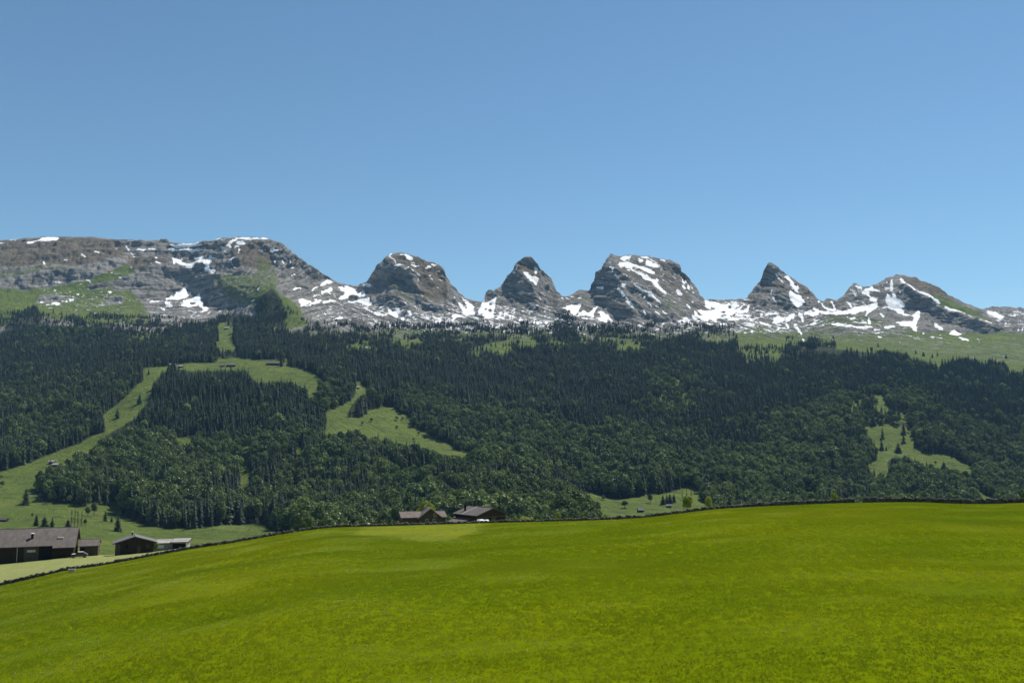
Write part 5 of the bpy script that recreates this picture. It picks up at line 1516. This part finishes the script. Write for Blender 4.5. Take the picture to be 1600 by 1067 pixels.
for i, ln in enumerate(FAR.strip().splitlines()):
    h, lab = ln.split('|'); kd, px, b, tp, w = h.split()
    nm = {'spruce': 'spruce_tree', 'broadleaf': 'bush' if ('bush' in lab) else 'broadleaf_tree', 'bare_tree': 'bare_tree'}[kd]
    far_tree(nm, kd, i, float(px), float(b), float(tp), lab, float(w) * (1.35 if kd == 'spruce' else 1.0), 'bush' if nm == 'bush' else 'tree')

# ================================================================ huts far up the slopes
def far_hut(name, px, py, wpx, hpx, yaw, wallm, roofm, label, cat='hut', ratio=.7):
    g = ground_at(px, py); k = g.y / F
    L = wpx * k; hw_ = hpx * k * .55; hr_ = hpx * k * .45
    e = gable(name, (g.x, g.y, g.z), yaw, L, L * ratio, hw_, hr_, wallm, roofm, label, cat, .4, .3, 3.0)
    part_box('door', e, -L * .08, L * .08, -L * ratio / 2 - .05, -L * ratio / 2 + .05, -.5, hw_ * .75, M_DARK)
    return e
far_hut('alp_hut', 81, 723.5, 8, 5, .2, M_WOOD2, M_ROOF_PALE, 'upper pale-roofed hut of the pair in the long clearing')
far_hut('alp_hut', 88, 727.5, 11, 4.5, -.1, M_WOOD, M_ROOF_PALE, 'lower pale-roofed hut of the pair in the long clearing')
far_hut('alp_hut', 5, 813, 12, 5, .1, M_WOOD, M_ROOF_DARK, 'small dark hut on the slope at the left picture edge')
far_hut('alp_hut', 282, 574.5, 7, 4, .1, M_WOOD, M_ROOF_PALE, 'small hut with pale roof at the top of the long clearing')
far_hut('alp_hut', 270, 571.5, 10, 2.5, 0, M_STONEW, M_ROOF_PALE, 'long pale low hut on the rim of the high alp meadow', ratio=.4)
far_hut('mountain_lodge', 361, 572.5, 13, 4.5, .1, M_WOOD, M_ROOF_GREY, 'long dark lodge among trees on the high alp meadow', 'lodge', .5)
far_hut('alp_hut', 347, 573, 6, 3.2, -.1, M_WOOD, M_ROOF_GREY, 'little grey-roofed hut left of the long lodge')
far_hut('mountain_lodge', 427, 570, 20, 5, .05, M_WOOD, M_ROOF_DARK, 'wide dark lodge at the back of the high alp meadow', 'lodge', .5)
far_hut('mountain_lodge', 454, 570, 8, 4.5, -.1, M_WOOD, M_ROOF_DARK, 'small dark lodge right of the wide one', 'lodge', .6)
far_hut('alp_hut', 559, 606.5, 6, 3.5, .1, M_STONEW, M_ROOF_PALE, 'tiny white hut in the narrow neck of the middle clearing')
far_hut('alp_hut', 571, 546, 8, 4, .1, M_STONEW, M_ROOF_PALE, 'pale hut on the small meadow high in the forest')
far_hut('alp_hut', 355, 513.5, 8, 3, .05, M_WOOD2, M_ROOF_PALE, 'tan hut at the top of the narrow ski run')
far_hut('field_barn', 1001, 799, 9, 6, .15, M_WOOD, M_ROOF_GREY, 'grey field barn low in the valley meadow', 'barn')
far_hut('field_barn', 1045, 792, 8, 5, -.1, M_WOOD, M_ROOF_GREY, 'small field barn below the four dark trees', 'barn')
g = ground_at(255, 377.5); g.y += 6
e = gable('summit_station', (g.x, g.y, g.z - 1), .05, 26, 18, 6, 5, M_STONEW, M_ROOF_DARK, 'dark cable car station on the skyline of the long massif', 'building')
part_box('terrace', e, 13.2, 20, -7, 7, -6, 1.5, M_WOOD)
g = ground_at(38, 376)
e = gable('summit_hut', (g.x, g.y, g.z - 1), .05, 13, 10, 4, 3, M_WOOD, M_ROOF_DARK, 'small dark hut near the left skyline snowfield', 'hut')
g = ground_at(59.5, 370.5); m = MB(); m.tube((0, 0, -3), (0, 0, 9), .35, .2, 6); o = m.build('summit_mast', M_METAL, None, g); tag(o, 'thin mast on the left skyline', 'mast')
# ================================================================ the air
m = MB(); m.box(-5200, 5200, -400, 6400, -175, 1080)
hz_o = m.build('haze', [])
t = NT('haze_air')
pv = t.n('ShaderNodeVolumePrincipled')
pv.inputs['Color'].default_value = (0.36, 0.64, 1.0, 1)
pv.inputs['Density'].default_value = 0.000031
pv.inputs['Anisotropy'].default_value = 0.0
t.l(pv.outputs[0], t.out.inputs['Volume'])
hz_o.data.materials.append(t.mat)
tag(hz_o, 'thin blue summer haze lying over the valley', 'haze', kind='stuff')
